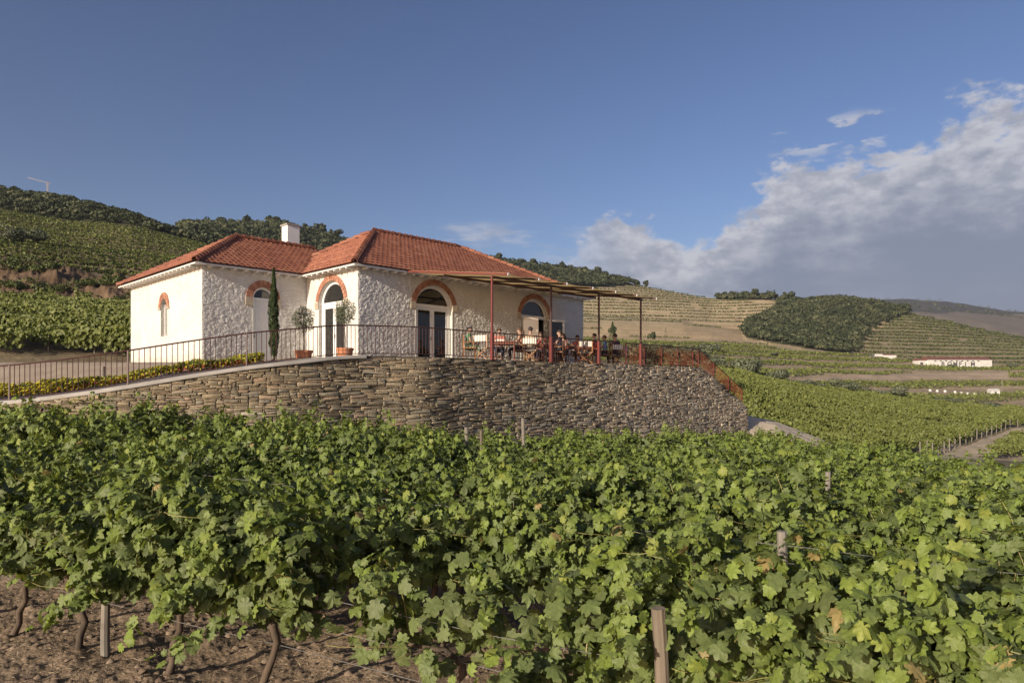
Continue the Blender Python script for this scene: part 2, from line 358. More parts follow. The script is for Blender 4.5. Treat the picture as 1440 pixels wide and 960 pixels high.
def stonemat():
    m, nt, b = mat_new('dry_stone')
    c = ramp(nt, attr(nt), [(0.0, (0.16, 0.125, 0.085)), (0.2, (0.27, 0.210, 0.135)), (0.45, (0.37, 0.295, 0.19)), (0.62, (0.31, 0.275, 0.21)), (0.8, (0.46, 0.375, 0.25)), (0.93, (0.42, 0.29, 0.19)), (1.0, (0.55, 0.48, 0.37))])
    g = nz(nt, 7, 7, 0.65, vscale=(1, 1, 2.5)); h = nz(nt, 1.2, 4, 0.6)
    c = mixc(nt, ramp_f(nt, g, 0.30, 0.58), mixc(nt, 0.5, c, (0.09, 0.07, 0.05)), c)
    c = mixc(nt, mth(nt, 'MULTIPLY', ramp_f(nt, h, 0.5, 0.7), 0.5), c, (0.085, 0.07, 0.05))
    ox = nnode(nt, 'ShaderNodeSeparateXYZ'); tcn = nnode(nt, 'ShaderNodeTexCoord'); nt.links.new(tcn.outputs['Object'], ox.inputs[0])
    far_lift = ramp_f(nt, ox.outputs[0], -2.0, 6.0); hs = nnode(nt, 'ShaderNodeHueSaturation'); hs.inputs['Saturation'].default_value = 0.88; hs.inputs['Value'].default_value = 1.6; nt.links.new(c, hs.inputs['Color'])
    c = mixc(nt, far_lift, c, hs.outputs[0])  # far stretch brightened in its colour to make up for weak grazing sun
    nt.links.new(c, b.inputs['Base Color']); b.inputs['Roughness'].default_value = 0.85; b.inputs['Specular IOR Level'].default_value = 0.25
    bump(nt, b, nz(nt, 18, 7, 0.7, vscale=(1, 1, 2.0)), 1.0, 0.03); return m
M['stone'] = stonemat()
M['joint'] = simple('joint_earth', (0.12, 0.088, 0.06), (0.06, 0.045, 0.03), 9, 0.95)
# ------------------------------------------------------------------ house frame: local x runs along the long front, y runs inward
C0 = (-5.99, 26.5); U = (0.7009, 0.7133); V = (-0.7133, 0.7009); HROT = math.atan2(U[1], U[0])
def hw(u, v, z=0.0): return (C0[0]+u*U[0]+v*V[0], C0[1]+u*U[1]+v*V[1], z)
TZ = 0.935                   # terrace floor above eye level
# retaining wall line (x, y, top z), left to right; the straight part runs parallel to the house
WL = [(-24.0, 18.6, -1.15), (-17.5, 17.85, -0.72), (-13.28, 17.7, -0.44), (-11.5, 17.8, -0.24), (-10.05, 18.1, 0.0), (-8.58, 18.6, 0.29), (-7.28, 19.05, 0.52), (-6.1, 19.7, 0.70),
      (-5.1, 20.5, 0.86), (-4.1, 21.3, 0.915)]
for u in (-1.0, 0.4, 4, 8, 12, 16.7, 21.8):
    p = hw(u, -5.34); WL.append((p[0], p[1], TZ))
def densify(pts, step):
    """Catmull-Rom through the plan points"""
    P_ = np.array(pts, float); out = []
    for i in range(len(P_)-1):
        p0 = P_[max(i-1, 0)]; p1 = P_[i]; p2 = P_[i+1]; p3 = P_[min(i+2, len(P_)-1)]
        n = max(1, int(np.hypot(*(p2-p1)[:2])/step))
        for k in range(n):
            t = k/n; out.append(0.5*((2*p1)+(-p0+p2)*t+(2*p0-5*p1+4*p2-p3)*t*t+(-p0+3*p1-3*p2+p3)*t**3))
    out.append(P_[-1]); return np.array(out)
WD = densify(WL, 0.25)
WARC = np.concatenate([[0], np.cumsum(np.hypot(np.diff(WD[:, 0]), np.diff(WD[:, 1])))])
WLEN = WARC[-1]
S_STAIR = WLEN-5.0           # the top starts to step down here
def wtop(s):
    z = np.interp(s, WARC, WD[:, 2]); return np.where(s > S_STAIR, TZ-(s-S_STAIR)*0.43, z)
def wpt(s): return np.interp(s, WARC, WD[:, 0]), np.interp(s, WARC, WD[:, 1])
def wnorm(s):                # outward (towards the camera)
    e = 0.3; x0, y0 = wpt(np.clip(s-e, 0, WLEN)); x1, y1 = wpt(np.clip(s+e, 0, WLEN)); dx = x1-x0; dy = y1-y0; L = np.hypot(dx, dy); return dy/L, -dx/L
WPOLY = [tuple(p[:2]) for p in WD[::3]]+[tuple(WD[-1][:2])]

# ------------------------------------------------------------------ terrain: one sheet out to the horizon
def g_fg(X, Y): return -2.6-0.06*np.minimum(X, 0)-0.045*np.maximum(X, 0)-0.03*Y
PX = np.array([-2500, -900, -250, 0, 100, 184, 300, 400, 500, 600, 700, 820, 900, 960, 1000, 1045, 1085, 1130, 1178, 1230, 1280, 1330, 1400, 1440, 1650, 2300, 4000], float)
def tab(d):
    k = sorted(d); return np.interp(PX, k, [d[i] for i in k])
def zy(Yd, yd):              # feature line given as depth and photograph height -> ground height
    Y_ = tab(Yd); y_ = tab(yd); return Y_, (HZ-y_)*Y_/FPX
feat = []
Y1 = tab({-250: 16, 184: 16, 500: 19, 700: 22, 900: 28, 1000: 32, 1048: 33, 1100: 28, 1305: 20, 1440: 14, 1650: 12, 4000: 8})
feat.append((np.ones_like(PX), None)); feat.append((Y1, g_fg((PX-CX)/FPX*Y1, Y1)))
feat.append((tab({0: 38, 300: 36, 820: 44, 1050: 50, 1100: 60, 1200: 72, 1300: 84, 1400: 86, 1650: 80}), tab({0: 1.3, 184: 1.1, 500: 0.5, 820: -1.0, 1000: -2.5, 1050: -3.4, 1100: -4.7, 1200: -6.8, 1300: -8.3, 1400: -8.9, 1650: -9.5})))
feat.append(zy({0: 72, 300: 72, 820: 160, 1650: 170}, {0: 433, 184: 446, 300: 452, 600: 490, 820: 505, 900: 512, 1000: 520, 1050: 529, 1100: 543, 1200: 558, 1300: 569, 1440: 581, 1650: 596}))
feat.append(zy({0: 86, 300: 86, 820: 200, 1650: 215}, {-250: 352, 0: 362, 64: 370, 100: 377, 135: 387, 184: 392, 300: 400, 600: 480, 820: 506, 900: 513, 1000: 521, 1050: 530, 1100: 544, 1200: 559, 1300: 570, 1440: 582, 1650: 597}))
feat.append(zy({0: 150, 300: 150, 820: 400, 1650: 430}, {-250: 300, 0: 325, 184: 350, 300: 368, 500: 440, 700: 470, 820: 476, 1000: 480, 1100: 490, 1200: 498, 1330: 513, 1440: 513, 1650: 520}))
feat.append(zy({0: 230, 300: 230, 820: 440, 1650: 470}, {-250: 276, 0: 294, 57: 304, 89: 312, 163: 316, 227: 320, 291: 341, 340: 365, 400: 400, 500: 430, 700: 460, 820: 470, 1000: 476, 1100: 486, 1200: 494, 1330: 505, 1440: 506, 1650: 515}))
feat.append(zy({0: 290, 300: 290, 820: 560, 1650: 560}, {-250: 258, 0: 271, 46: 275, 71: 276, 135: 293, 191: 309, 227: 319, 291: 350, 400: 400, 500: 420, 700: 430, 820: 440, 960: 450, 1045: 464, 1085: 450, 1130: 446, 1178: 452, 1230: 466, 1280: 470, 1400: 484, 1650: 505}))
feat.append(zy({0: 540, 300: 540, 600: 600, 820: 750, 1100: 640, 1650: 700}, {-250: 330, 0: 330, 250: 331, 278: 325, 300: 322, 330: 318, 370: 314, 420: 319, 450: 325, 490: 336, 560: 352, 640: 360, 700: 369, 735: 365, 790: 375, 860: 394, 905: 402, 960: 412, 1000: 419, 1045: 417, 1085: 420, 1130: 425, 1178: 421, 1230: 426, 1280: 440, 1330: 451, 1400: 467, 1440: 474, 1650: 505}))
feat.append(zy({0: 1000, 1650: 1300}, {-250: 420, 0: 420, 500: 420, 1045: 470, 1440: 500, 1650: 512}))
feat.append(zy({0: 2200, 1650: 2200}, {0: 400, 500: 400, 700: 400, 1045: 440, 1080: 432, 1127: 424, 1178: 417, 1244: 423, 1333: 426, 1391: 434, 1440: 441, 1560: 447, 1650: 440, 2300: 420, 4000: 400}))
feat.append((np.full_like(PX, 5000.0), np.full_like(PX, -60.0)))
feat.append((np.full_like(PX, 15000.0), np.full_like(PX, -200.0)))
feat[0] = (feat[0][0], g_fg((PX-CX)/FPX, np.ones_like(PX)))
FY = np.array([f[0] for f in feat]); FZ = np.array([f[1] for f in feat])
def features(px):
    return np.array([np.interp(px, PX, FY[k]) for k in range(len(FY))]), np.array([np.interp(px, PX, FZ[k]) for k in range(len(FY))])
def tz_raw(X, Y):
    X = np.asarray(X, float); Y = np.asarray(Y, float); px = CX+FPX*X/np.maximum(Y, 0.3)
    fy, fz = features(px); z = fz[0].copy()
    for k in range(len(FY)-1):
        t = np.clip((Y-fy[k])/(fy[k+1]-fy[k]), 0, 1)
        if k in (6, 7): t = np.where(True, t*(1.25-0.25*t), t)      # slightly rounded slopes below the crests
        z = np.where(Y > fy[k], fz[k]+(fz[k+1]-fz[k])*t, z)
    return z
def pxpy(X, Y, z): return CX+FPX*X/Y, HZ-FPX*z/Y
# land cover, described on the ground by bearing and height angle of the place itself
WOOD5 = [(1043, 464), (1052, 452), (1075, 442), (1100, 428), (1130, 418), (1178, 412), (1215, 412), (1262, 424), (1284, 438), (1238, 455), (1222, 466), (1208, 492), (1190, 497), (1140, 490), (1090, 482), (1050, 474)]
WOOD4 = [(640, 330), (735, 345), (800, 360), (870, 380), (912, 396), (862, 403), (800, 404), (700, 410), (600, 420)]
TUFT = [(1006, 404), (1040, 404), (1092, 412), (1090, 422), (1040, 421), (1008, 421)]
def cover(X, Y, z):
    """0 dry soil, 1 green slope rows, 2 wood, 3 scarp, 4 tan terraces, 5 valley strips, 6 near right field, 7 left lower field, 8 far ridge, 9 grassy, 10 foreground, 11 green/tan hill"""
    px, py = pxpy(X, Y, z); fy, fz = features(px)
    c = np.full(np.shape(px), 0)
    c = np.where(Y < fy[1]+2, 10, c)
    k = lambda a: (Y >= fy[a]) & (Y < fy[a+1])
    lft = px < 560
    c = np.where(k(2) & lft, 7, c); c = np.where(k(3) & lft, 3, c); c = np.where((k(4) | k(5)) & lft, 1, c)
    c = np.where(k(6) & lft, 2, c); c = np.where(k(7) & lft, 2, c); c = np.where((k(1)) & lft & (Y > 30), 0, c)
    rgt = ~lft
    c = np.where((k(1) | k(2)) & rgt & (px > 1000) & (Y > fy[1]+2), 6, c); c = np.where(k(3) & rgt, 9, c); c = np.where((k(4)) & rgt, 5, c); c = np.where(k(2) & rgt & (px <= 1000), 9, c)
    hill = (Y >= fy[5]) & (Y < fy[9]) & rgt
    c = np.where(hill, 4, c); c = np.where(hill & (px > 1195+ (492-py)*0.5), 11, c); c = np.where(hill & (px > 1090) & (py < 470) & (px < 1300), 11, c)
    c = np.where(hill & (inpoly(px, py, WOOD5) | inpoly(px, py, WOOD4) | inpoly(px, py, TUFT)), 2, c)
    c = np.where(Y >= fy[9], 8, c)
    return c
PATHPTS = [((px-CX)/FPX*Yp, Yp) for px, Yp in ((1290, 64), (1335, 78), (1372, 92), (1408, 108), (1440, 122), (1490, 140), (1540, 155))]
STEP = {1: 1.9, 4: 3.8, 11: 3.6, 5: 2.3}
def terrace(z, c, X, Y):
    w = 0.35*(fbm(X/40, Y/40, 3, 5)-0.5)*4
    out = z
    for k, d in STEP.items():
        q = (z+w)/d; f = q-np.floor(q); s = np.clip((f-0.62)/0.38, 0, 1)
        zz = (np.floor(q)+s)*d-w
        out = np.where(c == k, z+(zz-z)*(0.75 if k != 5 else 0.5), out)
    return out
def tz(X, Y, full=True):
    X = np.asarray(X, float); Y = np.asarray(Y, float); z = tz_raw(X, Y)
    if full:
        c = cover(X, Y, z); z = terrace(z, c, X, Y)
        z = z+(fbm(X/18, Y/18, 4, 3)-0.5)*np.clip((Y-24)/60, 0, 1)*np.where(Y > 400, 0.5, 0.9)
        z = z+np.where((c == 3), (fbm(X/3.5, Y/3.5, 5, 8, 0.65)-0.5)*3.6, 0)
        z = z+np.where(Y < 40, (fbm(X/1.3, Y/1.3, 3, 4)-0.5)*0.16+(fbm(X*3.2, Y*3.2, 3, 14)-0.5)*0.07, 0)
        z = z+np.where((c == 8), (fbm(X/160, Y/160, 4, 6)-0.5)*30, 0)
    return z
pxs = np.concatenate([np.linspace(-2500, -260, 60), np.arange(-240, -20, 6), np.arange(-18, 1460, 1.9), np.arange(1462, 1700, 6), np.linspace(1720, 4000, 60)])
def span(a, b, n): return list(np.linspace(a, b, n, endpoint=False))
ys = np.array(span(1.0, 3, 20)+span(3, 12, 190)+span(12, 45, 110)+span(45, 120, 130)+span(120, 340, 230)+span(340, 800, 330)+span(800, 2600, 90)+span(2600, 15001, 14))
GX = ((pxs[None, :]-CX)/FPX)*ys[:, None]; GY = np.repeat(ys[:, None], len(pxs), 1)
GZ0 = tz_raw(GX, GY); GC = cover(GX, GY, GZ0); GZ = tz(GX, GY)
near = GY < 12
GZ = np.where(near, GZ+(fbm(GX*14, GY*14, 3, 31)-0.5)*0.035, GZ)
nr, nc = GX.shape
pd, _, _ = poly_dist(GX.ravel(), GY.ravel(), PATHPTS); pd = pd.reshape(GX.shape)
idx = np.arange(nr*nc).reshape(nr, nc)
F = np.stack([idx[:-1, :-1], idx[:-1, 1:], idx[1:, 1:], idx[1:, :-1]], -1).reshape(-1, 4)
me = npmesh('hillside_ground', np.stack([GX, GY, GZ], -1).reshape(-1, 3), F, smooth=True)
# ground cover colours (real differences of soil and growth)
CC = {0: (0.30, 0.235, 0.165), 1: (0.115, 0.098, 0.055), 2: (0.060, 0.060, 0.034), 3: (0.155, 0.105, 0.066), 4: (0.315, 0.250, 0.155), 5: (0.36, 0.285, 0.185), 6: (0.20, 0.17, 0.10),
      7: (0.20, 0.16, 0.10), 8: (0.070, 0.068, 0.062), 9: (0.13, 0.135, 0.06), 10: (0.36, 0.265, 0.18), 11: (0.150, 0.145, 0.070)}
ca = np.zeros((nr, nc, 4)); ca[..., 3] = 1
for k, v in CC.items(): ca[GC == k, :3] = v
w = 0.35*(fbm(GX/40, GY/40, 3, 5)-0.5)*4
for k, d in STEP.items():     # treads grassy, risers bare schist
    q = (GZ0+w)/d; f = q-np.floor(q)
    if k == 1: m_, rc = (GC == 1), (0.21, 0.16, 0.10)
    elif k == 4: m_, rc = (GC == 4), (0.36, 0.29, 0.185)
    elif k == 11: m_, rc = (GC == 11), (0.26, 0.215, 0.135)
    else: continue
    b_ = sstep(f, 0.55, 0.7)[..., None]; ca[..., :3] = np.where(m_[..., None], ca[..., :3]*(1-b_)+np.array(rc)*b_, ca[..., :3])
gpx, gpy = pxpy(GX, GY, GZ0)
# bare tan slope low on the terraced hill, pale bank by the wood, far field on the ridge
bb = ((GC == 4) & (gpy > 452+8*fbm(gpx/30, gpy/30, 2, 3)) & (gpx < 1050)) | ((gpx > 1196) & (gpx < 1250) & inpoly(gpx, gpy, [(1196, 496), (1214, 470), (1232, 452), (1262, 450), (1228, 464), (1216, 496)]))
ca[bb, :3] = (0.36, 0.28, 0.175)
fr = (GC == 8) & (gpy > 443-0.02*(1440-gpx)); ca[fr, :3] = (0.17, 0.145, 0.115)
ca[(GC == 9) & (gpx < 1045) & (gpx > 840) & (fbm(GX/9, GY/9, 3, 9) > 0.45), :3] = (0.30, 0.215, 0.14)
bp = (GC == 6) & (fbm(GX/7, GY/7, 3, 44) > 0.62); ca[bp, :3] = (0.42, 0.34, 0.24)
road = (pd < 1.5+0.35*fbm(GX/3, GY/3, 2, 2)); ca[road, :3] = (0.50, 0.41, 0.29)
wob = 7*(fbm(GX/50, GY/50, 3, 77)-0.5)
rd2 = (GC == 5) & (np.abs(gpy-(531+0.0*gpx+wob*0.4-(gpx-1200)*0.022)) < 4.5) & (gpx > 1120) & (gpx < 1420); ca[rd2, :3] = (0.42, 0.33, 0.23)
ca[..., :3] *= (0.78+0.44*fbm(gpx/14, np.log(GY)*22, 4, 21))[..., None]
at = me.attributes.new('cover', 'FLOAT_COLOR', 'POINT'); at.data.foreach_set('color', ca.astype(np.float32).ravel())
def groundmat():
    m, nt, b = mat_new('ground_soil')
    a = nnode(nt, 'ShaderNodeAttribute', attribute_name='cover').outputs['Color']
    f = nz(nt, 0.9, 8, 0.65); g = nz(nt, 30, 5, 0.7); h = nz(nt, 6, 5, 0.6)
    c = mixc(nt, 1.0, a, ramp(nt, f, [(0.3, (0.72, 0.70, 0.68)), (0.7, (1.2, 1.2, 1.2))]), 'MULTIPLY')
    c = mixc(nt, 1.0, c, ramp(nt, g, [(0.35, (0.6, 0.58, 0.56)), (0.52, (1, 1, 1)), (0.72, (1.45, 1.42, 1.35))]), 'MULTIPLY')
    nt.links.new(c, b.inputs['Base Color']); b.inputs['Roughness'].default_value = 0.95; b.inputs['Specular IOR Level'].default_value = 0.15
    bump(nt, b, mth(nt, 'ADD', g, mth(nt, 'MULTIPLY', h, 2)), 0.8, 0.03); return m
M['ground'] = groundmat()
terrain = link('hillside_ground', me, M['ground']); terrain['kind'] = 'structure'

# ------------------------------------------------------------------ leaf clouds
def unit(a): return a/np.maximum(np.linalg.norm(a, axis=-1, keepdims=True), 1e-9)
LEAF = np.array([(0.0, 0.34, 0.03), (0.0, 0.0, 0.0), (0.16, -0.17, -0.02), (0.40, -0.15, -0.07), (0.37, 0.05, -0.03), (0.56, 0.16, -0.12), (0.60, 0.33, -0.10), (0.45, 0.38, -0.03), (0.57, 0.62, -0.14), (0.40, 0.74, -0.09), (0.27, 0.70, -0.03),
                 (0.20, 0.90, -0.10), (0.0, 1.02, -0.19), (-0.20, 0.90, -0.10), (-0.27, 0.70, -0.03), (-0.40, 0.74, -0.09), (-0.57, 0.62, -0.14), (-0.45, 0.38, -0.03), (-0.60, 0.33, -0.10), (-0.56, 0.16, -0.12), (-0.37, 0.05, -0.03), (-0.40, -0.15, -0.07), (-0.16, -0.17, -0.02)], float)
LEAF[:, 2] *= 1.5; LEAF[:, 2] += 0.10*np.abs(LEAF[:, 0])
LEAF_F = np.array([(0, i, i+1) for i in range(1, 22)]+[(0, 22, 1)])
SIMPLE = np.array([(0, -0.5, 0), (0.42, -0.12, 0.10), (0.30, 0.38, 0.02), (0, 0.55, -0.08), (-0.30, 0.38, 0.02), (-0.42, -0.12, 0.10)], float)
SIMPLE_F = np.array([(0, 1, 2), (0, 2, 3), (0, 3, 4), (0, 4, 5)])
DIAM = np.array([(0, -0.5, 0), (0.5, 0, 0.08), (0, 0.5, 0), (-0.5, 0, 0.08)], float); DIAM_F = np.array([(0, 1, 2), (0, 2, 3)])
def leafcloud(P_, N_, T_, S_, tint, tmpl=LEAF, tf=LEAF_F, wob=0.0):
    P_ = np.asarray(P_, float); N_ = unit(np.asarray(N_, float)); T_ = np.asarray(T_, float)
    T_ = unit(T_-N_*np.sum(T_*N_, 1, keepdims=True)); B_ = np.cross(T_, N_)
    n = len(P_); k = len(tmpl); S_ = np.asarray(S_, float).reshape(-1, 1, 1)
    tm = np.repeat(tmpl[None], n, 0).copy()
    if wob:
        tm[..., 2] *= (1+wob*rng.normal(size=(n, 1))); tm += rng.normal(size=tm.shape)*0.03
    Vv = P_[:, None]+S_*(tm[..., 0:1]*B_[:, None]+tm[..., 1:2]*T_[:, None]+tm[..., 2:3]*N_[:, None])
    Fv = tf[None]+(np.arange(n)*k)[:, None, None]
    return Vv.reshape(-1, 3), Fv.reshape(-1, tf.shape[1]), np.repeat(tint, k)
def cloud_mesh(name, P_, N_, S_, tint, tmpl=DIAM, tf=DIAM_F, T_=None):
    if T_ is None: T_ = rng.normal(size=(len(P_), 3))
    v, f, t = leafcloud(P_, N_, T_, S_, tint, tmpl, tf)
    return npmesh(name, v, f, tint=t)
# ------------------------------------------------------------------ retaining wall of dry stone
def wall_point(s, z, off):
    x, y = wpt(s); nx, ny = wnorm(s); b = off+0.05*np.maximum(TZ-z, 0)      # slight batter
    return np.stack([x+nx*b, y+ny*b, z], -1)
def build_stone_wall():
    dz, ds = 0.029, 0.052; z0 = -4.6; nzc = int((TZ-z0)/dz)+1; nsc = int(WLEN/ds)
    occ = np.zeros((nzc, nsc), bool); rects = []
    r = random.Random(3)
    for i in range(nzc):
        j = 0
        while j < nsc:
            if occ[i, j]: j += 1; continue
            big = r.random(); h = r.choice((1, 1, 2, 2, 2, 3)) if big < 0.92 else r.choice((3, 4))
            w_ = r.randint(3, 10) if h <= 2 else r.randint(5, 12)
            if big > 0.965: w_ = r.randint(7, 13)
            if j*ds > 18: w_ = int(w_*1.6)
            h = min(h, nzc-i); k = 0
            while k < w_ and j+k < nsc and not occ[i, j+k]: k += 1
            w_ = k; occ[i:i+h, j:j+w_] = True; rects.append((i, j, h, w_)); j += w_
    vs = []; fs = []; ts = []
    s0 = np.array([q[1] for q in rects])*ds; s1 = s0+np.array([q[3] for q in rects])*ds
    a0 = z0+np.array([q[0] for q in rects])*dz; a1 = a0+np.array([q[2] for q in rects])*dz
    keep = (a0 < wtop((s0+s1)/2)-0.015); s0, s1, a0, a1 = s0[keep], s1[keep], a0[keep], a1[keep]
    n = len(s0); g = 0.001+0.006*rng.random(n); H = a1-a0; W = s1-s0
    top = wtop((s0+s1)/2)
    # 8-point outline, outer ring set back, inner ring proud, centre
    cx = 0.12*np.minimum(W, H*2)*(0.2+1.3*rng.random(n)); cz = 0.15*H*(0.2+1.2*rng.random(n))
    oz = []
    for (fx, fz, mx_, mz_) in ((0, 0, 1, 0), (1, 0, -1, 0), (1, 0, 0, 1), (1, 1, 0, -1), (1, 1, -1, 0), (0, 1, 1, 0), (0, 1, 0, -1), (0, 0, 0, 1)):
        jx = rng.normal(size=n)*0.009; jz = rng.normal(size=n)*0.005
        ss = s0+g+(W-2*g)*fx+mx_*cx+jx; zz = a0+g*0.8+(H-1.6*g)*fz+mz_*cz+jz; oz.append((ss, zz))
    O = np.stack([np.stack(q, -1) for q in oz], 1); cen = O.mean(1, keepdims=True)
    prot = (0.010+0.032*rng.random(n)**1.3)*(1-0.5*sstep(s0, 20, 30)); tilt = rng.normal(size=(n, 2))*0.06
    inner = cen+(O-cen)*(1-np.minimum(0.22, 0.008/np.maximum(H, 0.03)))[:, None, None]
    wavy = lambda s, z: z+(fbm(s*0.45, z*0.9, 3, 41)-0.5)*0.22
    def put(Q, off):
        z = wavy(Q[..., 0], Q[..., 1]); z = np.minimum(z, top[:, None]+0.0); return wall_point(Q[..., 0], z, off)
    rel = inner-cen
    offi = prot[:, None]+rel[..., 0]*tilt[:, :1]+rel[..., 1]*tilt[:, 1:]*2+rng.normal(size=(n, 8))*0.004
    V0 = put(O, np.full((n, 8), -0.06)); V1 = put(O, offi-0.007); V2 = put(inner, offi); V3 = put(cen, (prot+0.004)[:, None])
    Vv = np.concatenate([V0, V1, V2, V3], 1); k = 25
    tf = []
    for a in range(8):
        b = (a+1) % 8; tf += [(a, b, 8+b, 8+a), (8+a, 8+b, 16+b, 16+a), (16+a, 16+b, 24, 24)]
    quads = np.array([t for t in tf if t[2] != t[3]]); tris = np.array([t[:3] for t in tf if t[2] == t[3]])
    base = (np.arange(n)*k)[:, None, None]
    tint = np.clip(rng.random(n)*0.85+0.3*(fbm(s0*0.35, a0*0.8, 3, 9)-0.5)+0.08, 0, 1)
    # stone material turns greyer towards the far end, and lighter against the grazing sun
    # quads as two triangles to keep one face size
    qt = np.concatenate([quads[:, [0, 1, 2]], quads[:, [0, 2, 3]], tris])
    Ff = (qt[None]+base).reshape(-1, 3)
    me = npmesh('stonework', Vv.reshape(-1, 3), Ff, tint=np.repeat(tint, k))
    root = empty('retaining_wall', (float(wpt(10)[0]), float(wpt(10)[1]), -4.5), 0, 'long curved dry stone retaining wall holding up the terrace', 'retaining wall')
    o = link('stonework', me, M['stone'], root); o.matrix_parent_inverse = Matrix.Translation(-Vector(root.location))
    # core behind the joints, top cap and end return
    S_ = np.linspace(0, WLEN, 260); tp = wtop(S_)
    ring = []
    for off, zf in ((-0.004, 0), (-0.004, 1), (-0.5, 1), (-0.5, 0)):
        z = np.where(zf == 1, tp-0.012, -4.6); ring.append(wall_point(S_, z, off))
    Vc = np.stack(ring, 1).reshape(-1, 3); fc = []
    for i in range(len(S_)-1):
        for a in range(3): fc.append((i*4+a, (i+1)*4+a, (i+1)*4+a+1, i*4+a+1))
    e = (len(S_)-1)*4; fc.append((e, e+1, e+2, e+3))
    mc = npmesh('rubble_core', Vc, np.array(fc)); oc = link('rubble_core', mc, M['joint'], root); oc.matrix_parent_inverse = Matrix.Translation(-Vector(root.location))
    return root
retaining = build_stone_wall()

def strip(name, s0, s1, offs, zoff, mat, n=200, th=0.0, zfun=None, kind=None, extra=None):
    """a band following the wall line between inward offsets"""
    S_ = np.linspace(s0, s1, n); zt = (wtop(S_) if zfun is None else zfun(S_))+zoff
    xs, ys_ = wpt(S_); nx, ny = wnorm(S_); rows = []
    for o_, dz_ in offs: rows.append(np.stack([xs-nx*o_, ys_-ny*o_, zt+(dz_(xs) if callable(dz_) else dz_)], -1))
    k = len(rows); Vv = np.stack(rows, 1).reshape(-1, 3); fc = []
    for i in range(n-1):
        for a in range(k-1): fc.append((i*k+a, (i+1)*k+a, (i+1)*k+a+1, i*k+a+1))
    me = npmesh(name, Vv, np.array(fc)); o = link(name, me, mat)
    if kind: o['kind'] = kind
    return o
cross = lambda x: 0.15*np.clip((-x-5.5)/4, 0, 1)
S_FLAT = float(WARC[np.argmin(np.abs(WD[:, 0]+4.6))])
kerb = strip('kerb', 0, S_FLAT, [(-0.10, -0.10), (-0.10, 0.0), (0.22, 0.0), (0.22, -0.08)], 0.035, M['concrete'], kind='structure')
path = strip('path', 0, S_FLAT+1.5, [(0.20, 0.0), (1.25, lambda x: 0.02+cross(x)*1.05), (1.25, -0.25)], 0.016, M['concrete'], kind='structure')

# upper yard behind the wall
def yard_z(X, Y):
    d, a, sd_ = poly_dist(X, Y, WPOLY); wz = np.interp(a, WARC, WD[:, 2])
    back = 0.88+np.clip((Y-30)/10, 0, 1)*np.clip((-X-14)/8, 0, 1)*0.45+0*X
    f = sstep(d, 1.4, 7.5); z = wz*(1-f)+back*f+cross(X)*np.clip(d-0.2, 0, 1.6)*(1-f)
    return z, d, sd_, a
gx = np.arange(-46, 14, 0.3); gy = np.arange(16.5, 50, 0.3); YX, YY = np.meshgrid(gx, gy); yz, yd, ysd, ya = yard_z(YX.ravel(), YY.ravel())
yz = yz-0.02+(fbm(YX.ravel()*1.1, YY.ravel()*1.1, 3, 2)-0.5)*0.03
lu = ((YX.ravel()-C0[0])*U[0]+(YY.ravel()-C0[1])*U[1]); lv = ((YX.ravel()-C0[0])*V[0]+(YY.ravel()-C0[1])*V[1])
inside = (ysd > 0) & (yd > 0.12) & (lu < 16.8-0.2) & ((lu < 15.5) | (lv < 3)) & ~((YY.ravel() > 42) & (YX.ravel() < -3)) & (lv < 16+0*lu+20)
edge_drop = sstep(lu, 14.6, 16.4)*sstep(lv, -4.6, -1.5)*1.2; yz = yz-edge_drop-sstep(lv, 13, 20)*3*(lu > 2)
vid = -np.ones(len(yz), int)
I = np.arange(len(yz)).reshape(YX.shape); ok = inside.reshape(YX.shape)
okc = ok[:-1, :-1] & ok[:-1, 1:] & ok[1:, 1:] & ok[1:, :-1]
Fq = np.stack([I[:-1, :-1], I[:-1, 1:], I[1:, 1:], I[1:, :-1]], -1)[okc]
used = np.unique(Fq); vid[used] = np.arange(len(used))
yard = link('yard', npmesh('yard', np.stack([YX.ravel(), YY.ravel(), yz], -1)[used], vid[Fq], smooth=True), None); yard['kind'] = 'structure'
yard.data.materials.append(simple('pale_dirt', (0.36, 0.29, 0.215), (0.26, 0.20, 0.145), 1.2, 0.95, bmp=0.6, bscale=14, bdist=0.03))
# paved terrace floor beside the house and steps down at its far end
tf = MB(); p = [hw(-1.0, -5.1), hw(16.6, -5.1), hw(16.6, 0.3), hw(-0.2, 0.3), hw(-0.2, 4.2), hw(-3.0, 4.2), hw(-3.0, -2.6)]
tf.add([(a, b, TZ+0.004) for a, b, _ in p]+[(a, b, TZ-0.25) for a, b, _ in p], [tuple(range(7)), (0, 7, 8, 1), (1, 8, 9, 2), (2, 9, 10, 3)]).build('terrace_floor', M['floor'])['kind'] = 'structure'
st = MB()
for i in range(12):
    a = 16.8+i*0.4165; z = TZ-0.18*(i+1)+0.09
    q = [hw(a, -4.85), hw(a+0.4165, -4.85), hw(a+0.4165, -3.6), hw(a, -3.6)]
    st.add([(x, y, z) for x, y, _ in q]+[(x, y, z-0.9) for x, y, _ in q], [(0, 1, 2, 3), (0, 4, 5, 1), (1, 5, 6, 2), (2, 6, 7, 3), (3, 7, 4, 0)])
sto = st.build('stone_steps', M['concrete']); sto['kind'] = 'structure'
